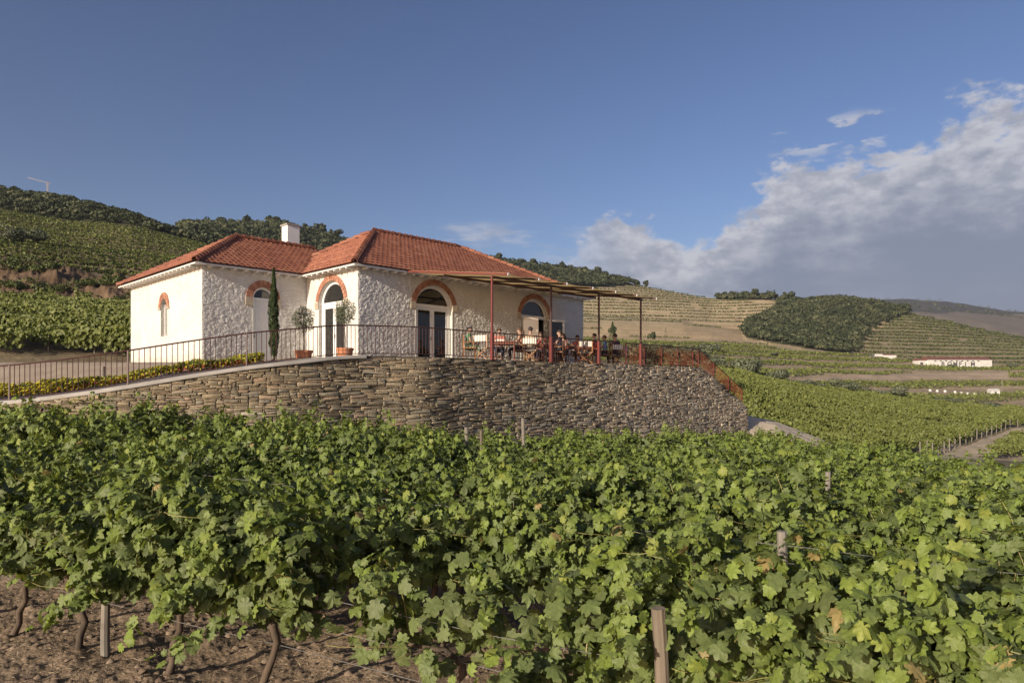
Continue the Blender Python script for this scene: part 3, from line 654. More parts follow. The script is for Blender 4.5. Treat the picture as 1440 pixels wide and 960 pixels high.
# sandy ramp at the foot of the far end of the wall
def ramp_patch():
    cor = np.array([[(12.6, 38.6, -1.9), (13.0, 40.5, -1.70), (13.6, 44, -1.6)], [(13.2, 37.6, -2.85), (15.3, 40.0, -2.25), (17.0, 43.6, -2.3)], [(13.6, 35.4, -3.3), (15.9, 37.2, -3.25), (19.8, 40.5, -3.8)]])
    n = 40; vs = []
    for i in range(n):
        for j in range(n):
            a = i/(n-1)*2; b = j/(n-1)*2; ia = min(int(a), 1); ib = min(int(b), 1); fa = a-ia; fb = b-ib
            p_ = (cor[ia, ib]*(1-fa)*(1-fb)+cor[ia+1, ib]*fa*(1-fb)+cor[ia, ib+1]*(1-fa)*fb+cor[ia+1, ib+1]*fa*fb)
            vs.append((p_[0], p_[1], p_[2]+0.14*(fbm(p_[0]*1.6, p_[1]*1.6, 4, 3)-0.5)))
    V_ = np.array(vs); I_ = np.arange(n*n).reshape(n, n)
    F_ = np.stack([I_[:-1, :-1], I_[1:, :-1], I_[1:, 1:], I_[:-1, 1:]], -1).reshape(-1, 4)
    o = link('dirt_ramp', npmesh('dirt_ramp', V_, F_, smooth=True), simple('sandy_dirt', (0.56, 0.46, 0.33), (0.44, 0.36, 0.26), 1.5, 0.95, bmp=0.7, bscale=12, bdist=0.04)); o['kind'] = 'structure'
ramp_patch()

# ------------------------------------------------------------------ house
house = empty('white_farmhouse', hw(0, 0, TZ), HROT, 'long whitewashed stone house with red tile hip roof and brick arches', 'house')
HZ0 = -0.9           # wall foot below the floor (local z, floor = 0)
EAVE = 4.72-TZ
def L(z): return z-TZ
# openings: (centre, half width, spring z, rise) in local z ; R from half width and rise
def arch_R(hw_, rise): return (hw_*hw_+rise*rise)/(2*rise)
def in_open(a, z, op):
    c, h, z0, zs, rise = op; Rr = arch_R(h, rise); zc = zs+rise-Rr
    return (np.abs(a-c) < h) & (z > z0) & ((z < zs) | ((a-c)**2+(z-zc)**2 < Rr*Rr))
def rubble(a, z, sx, sz, seed, amp):
    """rounded stones under thick whitewash: height from a stretched jittered grid"""
    x = a/sx; y = z/sz; x = x+0.5*np.floor(y) ; xi = np.floor(x); yi = np.floor(y); d1 = np.full(x.shape, 9.0); d2 = np.full(x.shape, 9.0); idv = np.zeros(x.shape); tl_ = np.zeros(x.shape)
    rnd = lambda i, j, k: ((np.sin(i*127.1+j*311.7+k*74.7+seed)*43758.5453) % 1.0)
    for di in (-1, 0, 1):
        for dj in (-1, 0, 1):
            ci = xi+di; cj = yi+dj; px_ = ci+0.5+0.8*(rnd(ci, cj, 1)-0.5); py_ = cj+0.5+0.7*(rnd(ci, cj, 2)-0.5)
            d = np.hypot(x-px_, y-py_); m = d < d1; d2 = np.where(m, d1, np.minimum(d2, d)); idv = np.where(m, rnd(ci, cj, 3), idv); tl_ = np.where(m, (x-px_)*(rnd(ci, cj, 4)-0.5)+(y-py_)*(rnd(ci, cj, 5)-0.5), tl_); d1 = np.where(m, d, d1)
    return amp*sstep(d2-d1, 0.0, 0.16)*(0.3+0.8*idv+1.6*tl_)
def wall_panel(name, o_, da, nrm, length, openings, amp, sx=0.34, sz=0.17, seed=0, res=0.03, fine=0.006):
    """o_: (x, y) start, da: unit direction, nrm: outward normal (local 2-D)"""
    na = int(length/res)+1; nzv = int((EAVE-HZ0)/res)+1
    A = np.linspace(0, length, na); Z = np.linspace(HZ0, EAVE, nzv); AA, ZZ = np.meshgrid(A, Z)
    WA = AA+0.12*(fbm(AA*1.7, ZZ*1.7, 2, seed+8)-0.5); WZ = ZZ+0.12*(fbm(AA*1.3, ZZ*2.1, 2, seed+9)-0.5)
    h = rubble(WA, WZ, sx, sz, seed, amp)*(0.35+1.3*fbm(AA*0.8, ZZ*0.8, 2, seed+11))+rubble(WA+3, WZ, sx*0.45, sz*0.5, seed+5, amp*0.35)+fine*(fbm(AA*9, ZZ*9, 3, seed)-0.5)*2+amp*0.8*(fbm(AA*1.1, ZZ*1.1, 3, seed+3)-0.5)
    near_o = np.ones(AA.shape)
    for op in openings:
        d = np.maximum(np.abs(AA-op[0])-op[1], ZZ-(op[3]+op[4])); near_o = np.minimum(near_o, sstep(d, 0.02, 0.30))
    h = h*near_o*sstep(AA, 0, 0.05)*sstep(length-AA, 0, 0.05)
    wx = 0.0; X = o_[0]+da[0]*AA+nrm[0]*h; Y = o_[1]+da[1]*AA+nrm[1]*h
    idx = np.arange(AA.size).reshape(AA.shape); ac = (AA[:-1, :-1]+AA[1:, 1:])/2; zc = (ZZ[:-1, :-1]+ZZ[1:, 1:])/2
    keep = np.ones(ac.shape, bool)
    for op in openings: keep &= ~in_open(ac, zc, op)
    F_ = np.stack([idx[:-1, :-1], idx[:-1, 1:], idx[1:, 1:], idx[1:, :-1]], -1)[keep]
    if da[0]*nrm[1]-da[1]*nrm[0] > 0: F_ = F_[:, ::-1]
    return link(name, npmesh(name, np.stack([X, Y, ZZ], -1).reshape(-1, 3), F_, smooth=True), M['wall'], house)
W_OPEN = lambda c: (c, 1.0, -0.95, L(3.50), 0.78)
D_LONG = [W_OPEN(3.80), W_OPEN(10.15)]; D_ENT = [(1.93, 0.98, -0.95, L(3.47), 0.80)]
D_WING = [(2.44, 0.44, -0.95, L(3.57), 0.43)]; D_SLIT = [(4.05, 0.36, L(2.1), L(3.33), 0.35)]
wall_panel('front_wall', (0, 0), (1, 0), (0, -1), 13.97, D_LONG, 0.021, 0.23, 0.11, 1, fine=0.010)
wall_panel('entrance_wall', (0, 0), (0, 1), (-1, 0), 3.955, D_ENT, 0.010, 0.38, 0.13, 2, fine=0.004)
wall_panel('wing_front_wall', (-4.375, 3.955), (1, 0), (0, -1), 4.375, D_WING, 0.016, 0.21, 0.10, 3, fine=0.010)
wall_panel('wing_side_wall', (-4.375, 3.955), (0, 1), (-1, 0), 8.45, D_SLIT, 0.016, 0.42, 0.13, 4, fine=0.006)
bk = MB()
for a, b in (((13.97, 0), (13.97, 9.2)), ((13.97, 9.2), (0, 9.2)), ((0, 9.2), (0, 12.405)), ((0, 12.405), (-4.375, 12.405))):
    bk.add([(a[0], a[1], HZ0), (b[0], b[1], HZ0), (b[0], b[1], EAVE), (a[0], a[1], EAVE)], [(0, 1, 2, 3)])
bk.build('rear_wall', M['wall'], house)

def frame_map(o_, da, nrm):
    """(a, out, z) -> local coordinates of the house"""
    return lambda a, out, z: (o_[0]+da[0]*a+nrm[0]*out, o_[1]+da[1]*a+nrm[1]*out, z)
def arch_pts(c, h, zs, rise, n=28, grow=0.0):
    Rr = arch_R(h, rise); zc = zs+rise-Rr; th0 = math.asin(max(-1, min(1, (zs-zc)/Rr)))
    return [(c+(Rr+grow)*math.cos(math.pi-th0-(math.pi-2*th0)*i/n), zc+(Rr+grow)*math.sin(math.pi-th0-(math.pi-2*th0)*i/n)) for i in range(n+1)]
def brick_arch(fm, op, band, nb, impost=0.30):
    c, h, z0, zs, rise = op; r = random.Random(int(c*100)); Rr = arch_R(h, rise); zc = zs+rise-Rr; th0 = math.asin((zs-zc)/Rr)
    mb = MB(); tot = math.pi-2*th0
    for rown in range(2):
        r0 = Rr+0.004+band*0.5*rown; r1 = Rr+band*0.5*(rown+1)-0.006
        for i in range(nb):
            jit = 0.5*rown/nb*tot; a0 = math.pi-th0-tot*(i+0.06)/nb; a1 = math.pi-th0-tot*(i+0.94)/nb; pr = 0.035+0.01*r.random()
            vs = []
            for out in (-0.05, pr):
                for rr, aa in ((r0, a0), (r1, a0), (r1, a1), (r0, a1)): vs.append(fm(c+rr*math.cos(aa), out, zc+rr*math.sin(aa)))
            mb.add(vs, [(0, 1, 2, 3), (4, 7, 6, 5), (0, 4, 5, 1), (1, 5, 6, 2), (2, 6, 7, 3), (3, 7, 4, 0)], r.random())
    bo = mb.build('brick_arch', M['brick'], house)
    mj = MB(); A = arch_pts(c, h, zs, rise, 30, 0.002); B = arch_pts(c, h, zs, rise, 30, band-0.008)
    vs = [fm(x, 0.028, z) for x, z in A]+[fm(x, 0.028, z) for x, z in B]+[fm(x, -0.26, z) for x, z in A]
    fs = [(i, i+1, 32+i, 31+i) for i in range(30)]+[(i, 62+i, 63+i, i+1) for i in range(30)]
    mj.add(vs, fs, 0.3).build('arch_mortar', M['brick'], bo)
    for sgn in (-1, 1):
        im = MB()
        x0 = c+sgn*(h+0.004); x1 = c+sgn*(h+band+0.02); zt = zs; zb = zs-impost
        a, b = min(x0, x1), max(x0, x1); vs = [fm(x, o2, z) for z in (zb, zt-0.004) for x, o2 in ((a, -0.05), (b, -0.05), (b, 0.055), (a, 0.055))]
        im.add(vs, [(0, 1, 2, 3), (4, 7, 6, 5), (0, 4, 5, 1), (1, 5, 6, 2), (2, 6, 7, 3), (3, 7, 4, 0)])
        im.build('impost', M['stone_imp'], house, bevel=0.008)
def reveal(fm, op, depth, name='door_reveal', mat=None):
    c, h, z0, zs, rise = op; pts = [(c-h, z0), (c-h, zs)]+arch_pts(c, h-0.0, zs, rise, 24)[1:-1]+[(c+h, zs), (c+h, z0)]
    if z0 > 0: pts = pts+[pts[0]]
    n = len(pts); vs = [fm(x, 0.02, z) for x, z in pts]+[fm(x, -depth, z) for x, z in pts]
    return MB().add(vs, [(i, i+1, n+i+1, n+i) for i in range(n-1)]).build(name, mat or M['wall'], house)
def boxf(mb, fm, a0, a1, o0, o1, z0, z1):
    vs = [fm(a, o, z) for z in (z0, z1) for a, o in ((a0, o0), (a1, o0), (a1, o1), (a0, o1))]
    mb.add(vs, [(0, 1, 2, 3), (4, 7, 6, 5), (0, 4, 5, 1), (1, 5, 6, 2), (2, 6, 7, 3), (3, 7, 4, 0)])
def ring_arc(mb, fm, c, h, zs, rise, w_, o0, o1, n=28):
    A = arch_pts(c, h, zs, rise, n); B = arch_pts(c, h-w_, zs, rise-w_, n)
    for i in range(n):
        vs = [fm(x, o, z) for o in (o0, o1) for x, z in (A[i], A[i+1], B[i+1], B[i])]
        mb.add(vs, [(0, 1, 2, 3), (4, 7, 6, 5), (0, 4, 5, 1), (2, 6, 7, 3)])
def double_door(fm, op, dep, open_leaf=False):
    """arched double door with fanlight: frame, fanlight, two leaves with tall panes and handles"""
    c, h, z0, zs, rise = op; h2 = h-0.005; tr = zs-0.10
    fr = MB(); boxf(fr, fm, c-h2, c-h2+0.12, -dep-0.10, -dep, 0.0, zs); boxf(fr, fm, c+h2-0.12, c+h2, -dep-0.10, -dep, 0.0, zs)
    ring_arc(fr, fm, c, h2, zs, rise-0.005, 0.12, -dep-0.10, -dep); boxf(fr, fm, c-h2+0.12, c+h2-0.12, -dep-0.095, -dep-0.002, tr-0.09, tr+0.06)
    root = fr.build('door_frame', M['white'], house, bevel=0.006)
    A = arch_pts(c, h2-0.11, zs, rise-0.115, 24); vs = [fm(c-h2+0.11, -dep-0.06, tr+0.05)]+[fm(x, -dep-0.06, z) for x, z in A]+[fm(c+h2-0.11, -dep-0.06, tr+0.05)]
    MB().add(vs, [tuple(range(len(vs)))]).build('fanlight', M['glass'], root)
    for sg in (-1, 1):
        a0, a1 = (c-h2+0.125, c-0.004) if sg < 0 else (c+0.004, c+h2-0.125)
        lf = MB(); zt = tr-0.095; w1 = 0.11; fmm = fm
        if open_leaf:
            ang_ = R(62) if sg < 0 else R(158); hx = a0 if sg < 0 else a1; ca_, sa_ = math.cos(ang_), math.sin(ang_)
            def fmm(a, o, z, hx=hx, sg=sg, ca_=ca_, sa_=sa_):
                d = (a-hx)*(1 if sg < 0 else -1); oo = o+dep
                aa = d*ca_-oo*sa_; on = d*sa_+oo*ca_
                return fm(hx+(aa if sg < 0 else -aa), -dep+0.02+on+(0.26 if sg > 0 else 0), z)
        boxf(lf, fmm, a0, a0+w1, -dep-0.07, -dep-0.015, 0.02, zt); boxf(lf, fmm, a1-w1, a1, -dep-0.07, -dep-0.015, 0.02, zt)
        boxf(lf, fmm, a0+w1, a1-w1, -dep-0.068, -dep-0.017, zt-0.10, zt); boxf(lf, fmm, a0+w1, a1-w1, -dep-0.068, -dep-0.017, 0.02, 0.22)
        lo = lf.build('door_leaf', M['white'], house, bevel=0.005)
        pn = MB(); boxf(pn, fmm, a0+w1-0.01, a1-w1+0.01, -dep-0.05, -dep-0.03, 0.21, zt-0.09); pn.build('pane', M['glass'], lo)
        if sg < 0:
            hd = MB(); boxf(hd, fmm, a1-0.07, a1-0.04, -dep-0.015, -dep+0.035, 1.0, 1.16); hd.build('handle', M['wire'], lo)
fmL = frame_map((0, 0), (1, 0), (0, -1)); fmE = frame_map((0, 0), (0, 1), (-1, 0)); fmW = frame_map((-4.375, 3.955), (1, 0), (0, -1)); fmS = frame_map((-4.375, 3.955), (0, 1), (-1, 0))
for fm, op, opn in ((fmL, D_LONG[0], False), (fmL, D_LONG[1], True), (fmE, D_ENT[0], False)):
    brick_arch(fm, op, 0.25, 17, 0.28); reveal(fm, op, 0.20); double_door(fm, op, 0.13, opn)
    mr = MB(); c, h = op[0], op[1]; boxf(mr, fm, c-h+0.02, c+h-0.02, -2.2, -2.15, 0, 3.4); mr.build('room_shade_panel', simple('painted_room_shade', (0.05, 0.045, 0.04)), house)  # near-black panel painted to stand for the unlit room behind the door
# plank door of the wing and its small fanlight
op = D_WING[0]; brick_arch(fmW, op, 0.29, 12, 0.34); reveal(fmW, op, 0.16)
fr = MB(); c, h, z0, zs, rise = op; h2 = h-0.004
boxf(fr, fmW, c-h2, c-h2+0.05, -0.16, -0.07, 0, zs); boxf(fr, fmW, c+h2-0.05, c+h2, -0.16, -0.07, 0, zs); ring_arc(fr, fmW, c, h2, zs, rise-0.004, 0.07, -0.16, -0.07); boxf(fr, fmW, c-h2, c+h2, -0.158, -0.068, zs-0.10, zs-0.0)
fr = fr.build('door_frame', M['white'], house)
A = arch_pts(c, h2-0.06, zs, rise-0.07, 16); MB().add([fmW(x, -0.12, z) for x, z in A], [tuple(range(len(A)))]).build('fanlight', M['glass'], fr)
pl = MB(); nb = 6
for i in range(nb):
    w_ = (2*h2-0.10)/nb; a0 = c-h2+0.05+i*w_; boxf(pl, fmW, a0+0.004, a0+w_-0.004, -0.15, -0.105, 0.02, zs-0.105)
boxf(pl, fmW, c-h2+0.05, c+h2-0.05, -0.15, -0.118, 0.02, zs-0.11)
pl = pl.build('plank_door', M['white'], house); hd = MB(); boxf(hd, fmW, c-h2+0.10, c-h2+0.13, -0.10, -0.05, 1.0, 1.15); hd.build('handle', M['wire'], pl)
# slit window
op = D_SLIT[0]; brick_arch(fmS, op, 0.28, 11, 0.10); reveal(fmS, op, 0.22, 'window_reveal')
c, h, z0, zs, rise = op; sl = MB()
boxf(sl, fmS, c-h, c+h, -0.20, -0.14, z0, z0+0.05); 
for x in (-h, -0.12, 0.08, h-0.06): boxf(sl, fmS, c+x, c+x+(0.06 if abs(x) < h-0.07 else 0.06), -0.20, -0.14, z0+0.05, zs+0.2)
sl = sl.build('window', M['white'], house)
pb = MB(); pb.add([fmS(c-h, -0.185, z0), fmS(c+h, -0.185, z0), fmS(c+h, -0.185, zs+rise), fmS(c-h, -0.185, zs+rise)], [(0, 1, 2, 3)]).build('pane', M['glass'], sl)

# ---- roof
EZ, OV = L(4.655), 0.42
def roof_plane(name, poly, seed, parent):
    """poly: 3-D corners, first edge the eave (left to right seen from outside)"""
    P_ = [Vector(p) for p in poly]; a = (P_[1]-P_[0]).normalized(); n = None
    nrm = Vector((0, 0, 0))
    for i in range(1, len(P_)-1): nrm += (P_[i]-P_[0]).cross(P_[i+1]-P_[0])
    nrm.normalize()
    if nrm.z < 0: nrm = -nrm
    b = nrm.cross(a).normalized()
    if b.z < 0: b = -b
    pa = [((p-P_[0]).dot(a), (p-P_[0]).dot(b)) for p in P_]
    amin, amax = min(q[0] for q in pa), max(q[0] for q in pa); bmax = max(q[1] for q in pa)
    tw, tl = 0.235, 0.37
    As = np.arange(amin-tw, amax+tw, tw/6); Bs = []
    k = 0
    while k*tl < bmax+tl: Bs += [k*tl, k*tl+0.02, k*tl+0.18, k*tl+tl-0.004]; k += 1
    Bs = np.array(Bs)-0.03; AA, BB = np.meshgrid(As, Bs)
    row = np.floor((BB+0.031)/tl); ph = (AA/tw) % 1.0; fb = ((BB+0.03)/tl) % 1.0
    prof = np.maximum(np.cos(2*np.pi*ph), -0.25)*0.013+np.where(ph > 0.9, 0.01, 0)
    tid = np.floor(AA/tw+0.5)*37+row*91+seed; jit = (np.sin(tid*12.9898)*43758.5453) % 1.0
    h = prof+0.060*(1-fb)+0.010*jit
    P3 = np.array(P_[0])+AA[..., None]*np.array(a)+BB[..., None]*np.array(b)+h[..., None]*np.array(nrm)
    idx = np.arange(AA.size).reshape(AA.shape); ac = (AA[:-1, :-1]+AA[1:, 1:])/2; bc = (BB[:-1, :-1]+BB[1:, 1:])/2
    grow = [(x, y-0.05 if y < 0.01 else y) for x, y in pa]
    keep = inpoly(ac, bc, grow)
    F_ = np.stack([idx[:-1, :-1], idx[:-1, 1:], idx[1:, 1:], idx[1:, :-1]], -1)[keep]
    jt = jit[:-1, :-1][keep]*0.75+0.25*fbm(ac[keep]*0.5, bc[keep]*0.5, 3, seed)
    o = link(name, npmesh(name, P3.reshape(-1, 3), F_, ftint=jt), M['tile'], parent)
    dk = MB(); dk.add([p-nrm*0.02 for p in P_]+[p-nrm*0.07 for p in P_], [tuple(range(len(P_))), tuple(range(2*len(P_)-1, len(P_)-1, -1))]+[(i, (i+1) % len(P_), len(P_)+(i+1) % len(P_), len(P_)+i) for i in range(len(P_))])
    dk.build('roof_deck', M['soffit'], o)
    return o
def cap_tiles(name, p, q, parent, r0=0.13, step=0.36):
    mb = MB(); p = Vector(p); q = Vector(q); d = q-p; n = max(1, int(d.length/step)); d.normalize(); side = d.cross(Vector((0, 0, 1))).normalized(); up = side.cross(d).normalized()
    for i in range(n):
        c0 = p+d*(i*step-0.02); c1 = p+d*((i+1)*step+0.05); vs = []
        for c_, r_, lift in ((c0, r0, 0.035), (c1, r0*0.82, 0.0)):
            for k in range(9):
                th = math.pi*(-0.08+1.16*k/8); vs.append(c_+side*math.cos(th)*r_+up*(math.sin(th)*r_+lift-0.035))
            for k in range(9):
                th = math.pi*(-0.08+1.16*k/8); vs.append(c_+side*math.cos(th)*(r_-0.02)+up*(math.sin(th)*(r_-0.02)+lift-0.035))
        fs = [(k, k+1, 19+k, 18+k) for k in range(8)]+[(k, 9+k, 10+k, k+1) for k in range(8)]+[(18+k, 19+k, 28+k, 27+k) for k in range(8)]
        mb.add(vs, fs, random.random())
    return mb.build(name, M['tile'], parent)
roof = empty('roof'); roof.parent = house
E0, E1, E2, E3 = (-OV, -OV, EZ), (13.97+OV, -OV, EZ), (13.97+OV, 9.2+OV, EZ), (-OV, 9.2+OV, EZ)
R0, R1 = (3.85, 4.6, L(7.32)), (9.3, 4.6, L(7.32))
roof_plane('roof_slope', [E0, E1, R1, R0], 1, roof); roof_plane('roof_slope', [E3, E0, R0], 2, roof)
roof_plane('roof_slope', [E1, E2, R1], 3, roof); roof_plane('roof_slope', [E2, E3, R0, R1], 4, roof)
G0, G1, G2, G3 = (-4.375-OV, 3.955-OV, EZ), (-OV, 3.955-OV, EZ), (-OV, 12.405+OV, EZ), (-4.375-OV, 12.405+OV, EZ)
Q0, Q1 = (-1.22, 8.18, L(6.8)), (3.02, 8.18, L(6.8))
roof_plane('roof_slope', [G0, G1, Q1, Q0], 5, roof); roof_plane('roof_slope', [G3, G0, Q0], 6, roof); roof_plane('roof_slope', [G2, G3, Q0, Q1], 7, roof)
for p_, q_ in ((R0, R1), (E0, R0), (E1, R1), (E2, R1), (E3, R0), (Q0, Q1), (G0, Q0), (G3, Q0)):
    n_ = 'ridge_tiles'; cap_tiles(n_, (p_[0], p_[1], p_[2]+0.07), (q_[0], q_[1], q_[2]+0.07), roof)
vg = MB(); vg.bar((G1[0], G1[1], G1[2]+0.02), (Q1[0], Q1[1], Q1[2]+0.02), 0.16, 0.05); vg.build('valley_gutter', M['darksteel'], roof)
# soffit, fascia and rafter tails
sf = MB()
def ringbox(mb, x0, y0, x1, y1, w_, z0, z1):
    mb.box((x0, y0, z0), (x1, y0+w_, z1)); mb.box((x0, y1-w_, z0), (x1, y1, z1)); mb.box((x0, y0+w_, z0), (x0+w_, y1-w_, z1)); mb.box((x1-w_, y0+w_, z0), (x1, y1-w_, z1))
fz0, fz1 = EZ-0.075, EZ-0.03
segs = [((-OV+0.02, -OV+0.02), (13.97+OV-0.02, -OV+0.02)), ((-OV+0.02, -OV+0.02), (-OV+0.02, 3.955-OV+0.02)), ((-4.375-OV+0.02, 3.955-OV+0.02), (-OV+0.02, 3.955-OV+0.02)), ((-4.375-OV+0.02, 3.955-OV+0.02), (-4.375-OV+0.02, 12.405+OV))]
for a, b in segs: sf.bar((a[0], a[1], (fz0+fz1)/2), (b[0], b[1], (fz0+fz1)/2), 0.035, fz1-fz0)
sf.build('fascia', M['soffit'], roof)
so = MB(); zs_ = EZ-0.03
so.add([(-OV, -OV, zs_), (14.39, -OV, zs_), (14.39, 0.02, zs_), (-OV, 0.02, zs_)], [(0, 1, 2, 3)]).add([(-OV, 0.02, zs_), (0.02, 0.02, zs_), (0.02, 3.955, zs_), (-OV, 3.955, zs_)], [(0, 1, 2, 3)])
so.add([(-4.795, 3.535, zs_), (-OV, 3.535, zs_), (-OV, 3.975, zs_), (-4.795, 3.975, zs_)], [(0, 1, 2, 3)]).add([(-4.795, 3.975, zs_), (-4.355, 3.975, zs_), (-4.355, 12.8, zs_), (-4.795, 12.8, zs_)], [(0, 1, 2, 3)])
so.build('soffit', M['soffit'], roof)
rt = MB()
def tails(a, b, dx, dy, n):
    for i in range(n):
        t = (i+0.5)/n; x = a[0]+(b[0]-a[0])*t; y = a[1]+(b[1]-a[1])*t; MB().bar((x, y, EZ-0.085), (x+dx, y+dy, EZ-0.085), 0.07, 0.10).build('rafter_tail', M['soffit'], roof)
tails((0, 0), (13.97, 0), 0, -0.39, 31); tails((0, 0), (0, 3.5), -0.39, 0, 8); tails((-4.375, 3.955), (-0.3, 3.955), 0, -0.39, 9); tails((-4.375, 3.955), (-4.375, 12.4), -0.39, 0, 19)
# chimney
ch = MB(); ch.box((1.55, 8.65, L(6.0)), (2.2, 9.25, L(7.93))); ch.build('chimney', M['white'], roof, bevel=0.01)
cc = MB(); cc.box((1.50, 8.60, L(7.935)), (2.25, 9.30, L(8.0))); cc.build('chimney_cap', M['concrete'], roof)
# lean-to behind the far end
lt = empty('small_outbuilding', hw(15.0, 2.4, TZ), HROT, 'small red tiled lean-to roof just past the far end of the house', 'outbuilding')
m_ = MB(); m_.box((-0.9, 0, -0.5), (1.2, 3, 2.55)); m_.build('wall', M['wall'], lt)
m_ = MB(); m_.add([(-1.0, -0.3, 2.62), (1.5, -0.3, 2.62), (1.5, 3.2, 3.1), (-1.0, 3.2, 3.1), (-1.0, -0.3, 2.54), (1.5, -0.3, 2.54), (1.5, 3.2, 3.0), (-1.0, 3.2, 3.0)], [(0, 1, 2, 3), (4, 7, 6, 5), (0, 4, 5, 1), (1, 5, 6, 2), (2, 6, 7, 3), (3, 7, 4, 0)]); m_.build('roof', M['tile'], lt)
# ------------------------------------------------------------------ foreground vines
def vine_parts(seed, dens=1.0, top=1.0, hang=1.0):
    """one trellised grapevine: leaves, canes, trunk. local x runs along the row"""
    r = np.random.default_rng(seed); Pn = []; Nn = []; Tn = []; Sn = []; tn = []; canes = MB()
    nsh = int(26*dens)
    for i in range(nsh):
        x = r.uniform(-0.62, 0.62); y = r.normal()*0.05; z = r.uniform(0.72, 0.95); side = r.choice([-1, 1])
        hi = r.random()
        el_ = r.uniform(50, 88) if hi < 0.72 else r.uniform(-15, 35)*hang
        azd = r.normal()*0.7+(math.pi/2)*side; d = np.array([math.cos(azd)*math.cos(R(el_)), math.sin(azd)*math.cos(R(el_)), math.sin(R(el_))])
        n = int(r.uniform(10, 15.5)*(1 if hi < 0.72 else 0.75)*top); p = np.array([x, y, z]); pts = [p.copy()]; droop = r.uniform(0.03, 0.10) if hi < 0.9 else 0.01
        for s in range(n):
            p = p+d*0.074; d = unit(d+np.array([r.normal()*0.07+0.02*side*0, side*0.018+r.normal()*0.05, -droop*(s/n)*2.1])); pts.append(p.copy())
            a = r.uniform(0, 2*math.pi); out = unit(np.array([r.normal()*0.6, np.sign(p[1]+1e-3)*1.0+r.normal()*0.55, 0.25+r.normal()*0.5]))
            for q in range(2 if r.random() < 0.2 else 3):
                pp = p+out*r.uniform(0.03, 0.12)+r.normal(size=3)*0.035; yl = s/n
                nn = unit(out*0.75+np.array([0, 0, 0.55])+r.normal(size=3)*0.42); tt = unit(out*0.5+np.array([r.normal()*0.6, 0, -0.9+r.normal()*0.3]))
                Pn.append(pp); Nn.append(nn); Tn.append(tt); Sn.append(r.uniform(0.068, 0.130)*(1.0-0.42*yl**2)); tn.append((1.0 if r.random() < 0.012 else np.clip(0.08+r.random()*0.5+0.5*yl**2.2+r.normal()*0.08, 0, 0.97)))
        if i % 2 == 0: canes.tube(pts[:-4:2], [0.006-0.0035*q/len(pts[:-4:2]) for q in range(len(pts[:-4:2]))], 4, caps=False)
    nf = int(240*dens)
    for i in range(nf):      # inner leaves filling the curtain
        a = r.uniform(0, 2*math.pi); rr = 0.24*math.sqrt(r.random())
        pp = np.array([r.uniform(-0.68, 0.68), math.cos(a)*rr*1.15, 1.12+math.sin(a)*rr*1.9]); out = unit(np.array([r.normal()*0.4, math.cos(a), 0.4+0.5*math.sin(a)]))
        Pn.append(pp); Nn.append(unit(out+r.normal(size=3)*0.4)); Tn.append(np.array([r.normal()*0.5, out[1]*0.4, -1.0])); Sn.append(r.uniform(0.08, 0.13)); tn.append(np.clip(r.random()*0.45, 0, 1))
    v, f, t = leafcloud(np.array(Pn), np.array(Nn), np.array(Tn), np.array(Sn), np.array(tn), wob=0.9)
    # tendrils
    for i in range(5):
        x, y, z = r.uniform(-0.5, 0.5), r.choice([-1, 1])*r.uniform(0.25, 0.4), r.uniform(0.9, 1.5); c = []
        for k in range(14): c.append((x+0.03*k*math.cos(k*0.55+i), y+0.02*k*math.sin(k*0.7), z+0.012*k-0.0018*k*k))
        canes.tube(c, 0.0025, 3, caps=False)
    tr = MB(); lean = r.normal()*0.12; p = [(lean+r.normal()*0.015-0.10+0.05*k*r.uniform(0.5, 1)*np.sign(lean+0.01), r.normal()*0.02, -0.12+0.92*k/7) for k in range(8)]
    tr.tube([(a+0.03*math.sin(k*1.3+seed), b, c) for k, (a, b, c) in enumerate(p)], [0.045, 0.038, 0.032, 0.034, 0.028, 0.030, 0.036, 0.028], 8)
    e = tr.v[-9]; hx = p[-1][0]
    for sg in (-1, 1): tr.tube([(hx, 0, 0.76), (hx+sg*0.12, 0.01, 0.83), (hx+sg*0.32, -0.01, 0.84), (hx+sg*0.58, 0.0, 0.85)], [0.026, 0.022, 0.016, 0.010], 6)
    return v, f, t, canes, tr
PROTO = []
for i in range(7):
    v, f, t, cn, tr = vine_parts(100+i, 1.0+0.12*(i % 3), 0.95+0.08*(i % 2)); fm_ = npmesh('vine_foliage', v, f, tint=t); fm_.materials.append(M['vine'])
    co = cn.build('canes', M['cane']); to = tr.build('trunk', M['bark'], smooth=True); cm_, tm_ = co.data, to.data
    bpy.data.objects.remove(co); bpy.data.objects.remove(to); PROTO.append((fm_, cm_, tm_))
v, f, t, cn, tr = vine_parts(333, 0.42, 0.8, 0.3); fs_ = npmesh('vine_foliage', v, f, tint=t); fs_.materials.append(M['vine'])
co = cn.build('canes', M['cane']); to = tr.build('trunk', M['bark'], smooth=True); SPARSE = (fs_, co.data, to.data); bpy.data.objects.remove(co); bpy.data.objects.remove(to)
RD = np.array([-0.917, 0.399]); RN = np.array([0.399, 0.917]); RYAW = math.atan2(RD[1], RD[0])
D0, DSP, VSP = 4.37, 1.95, 1.06
r = random.Random(12); nvine = 0; vines = []
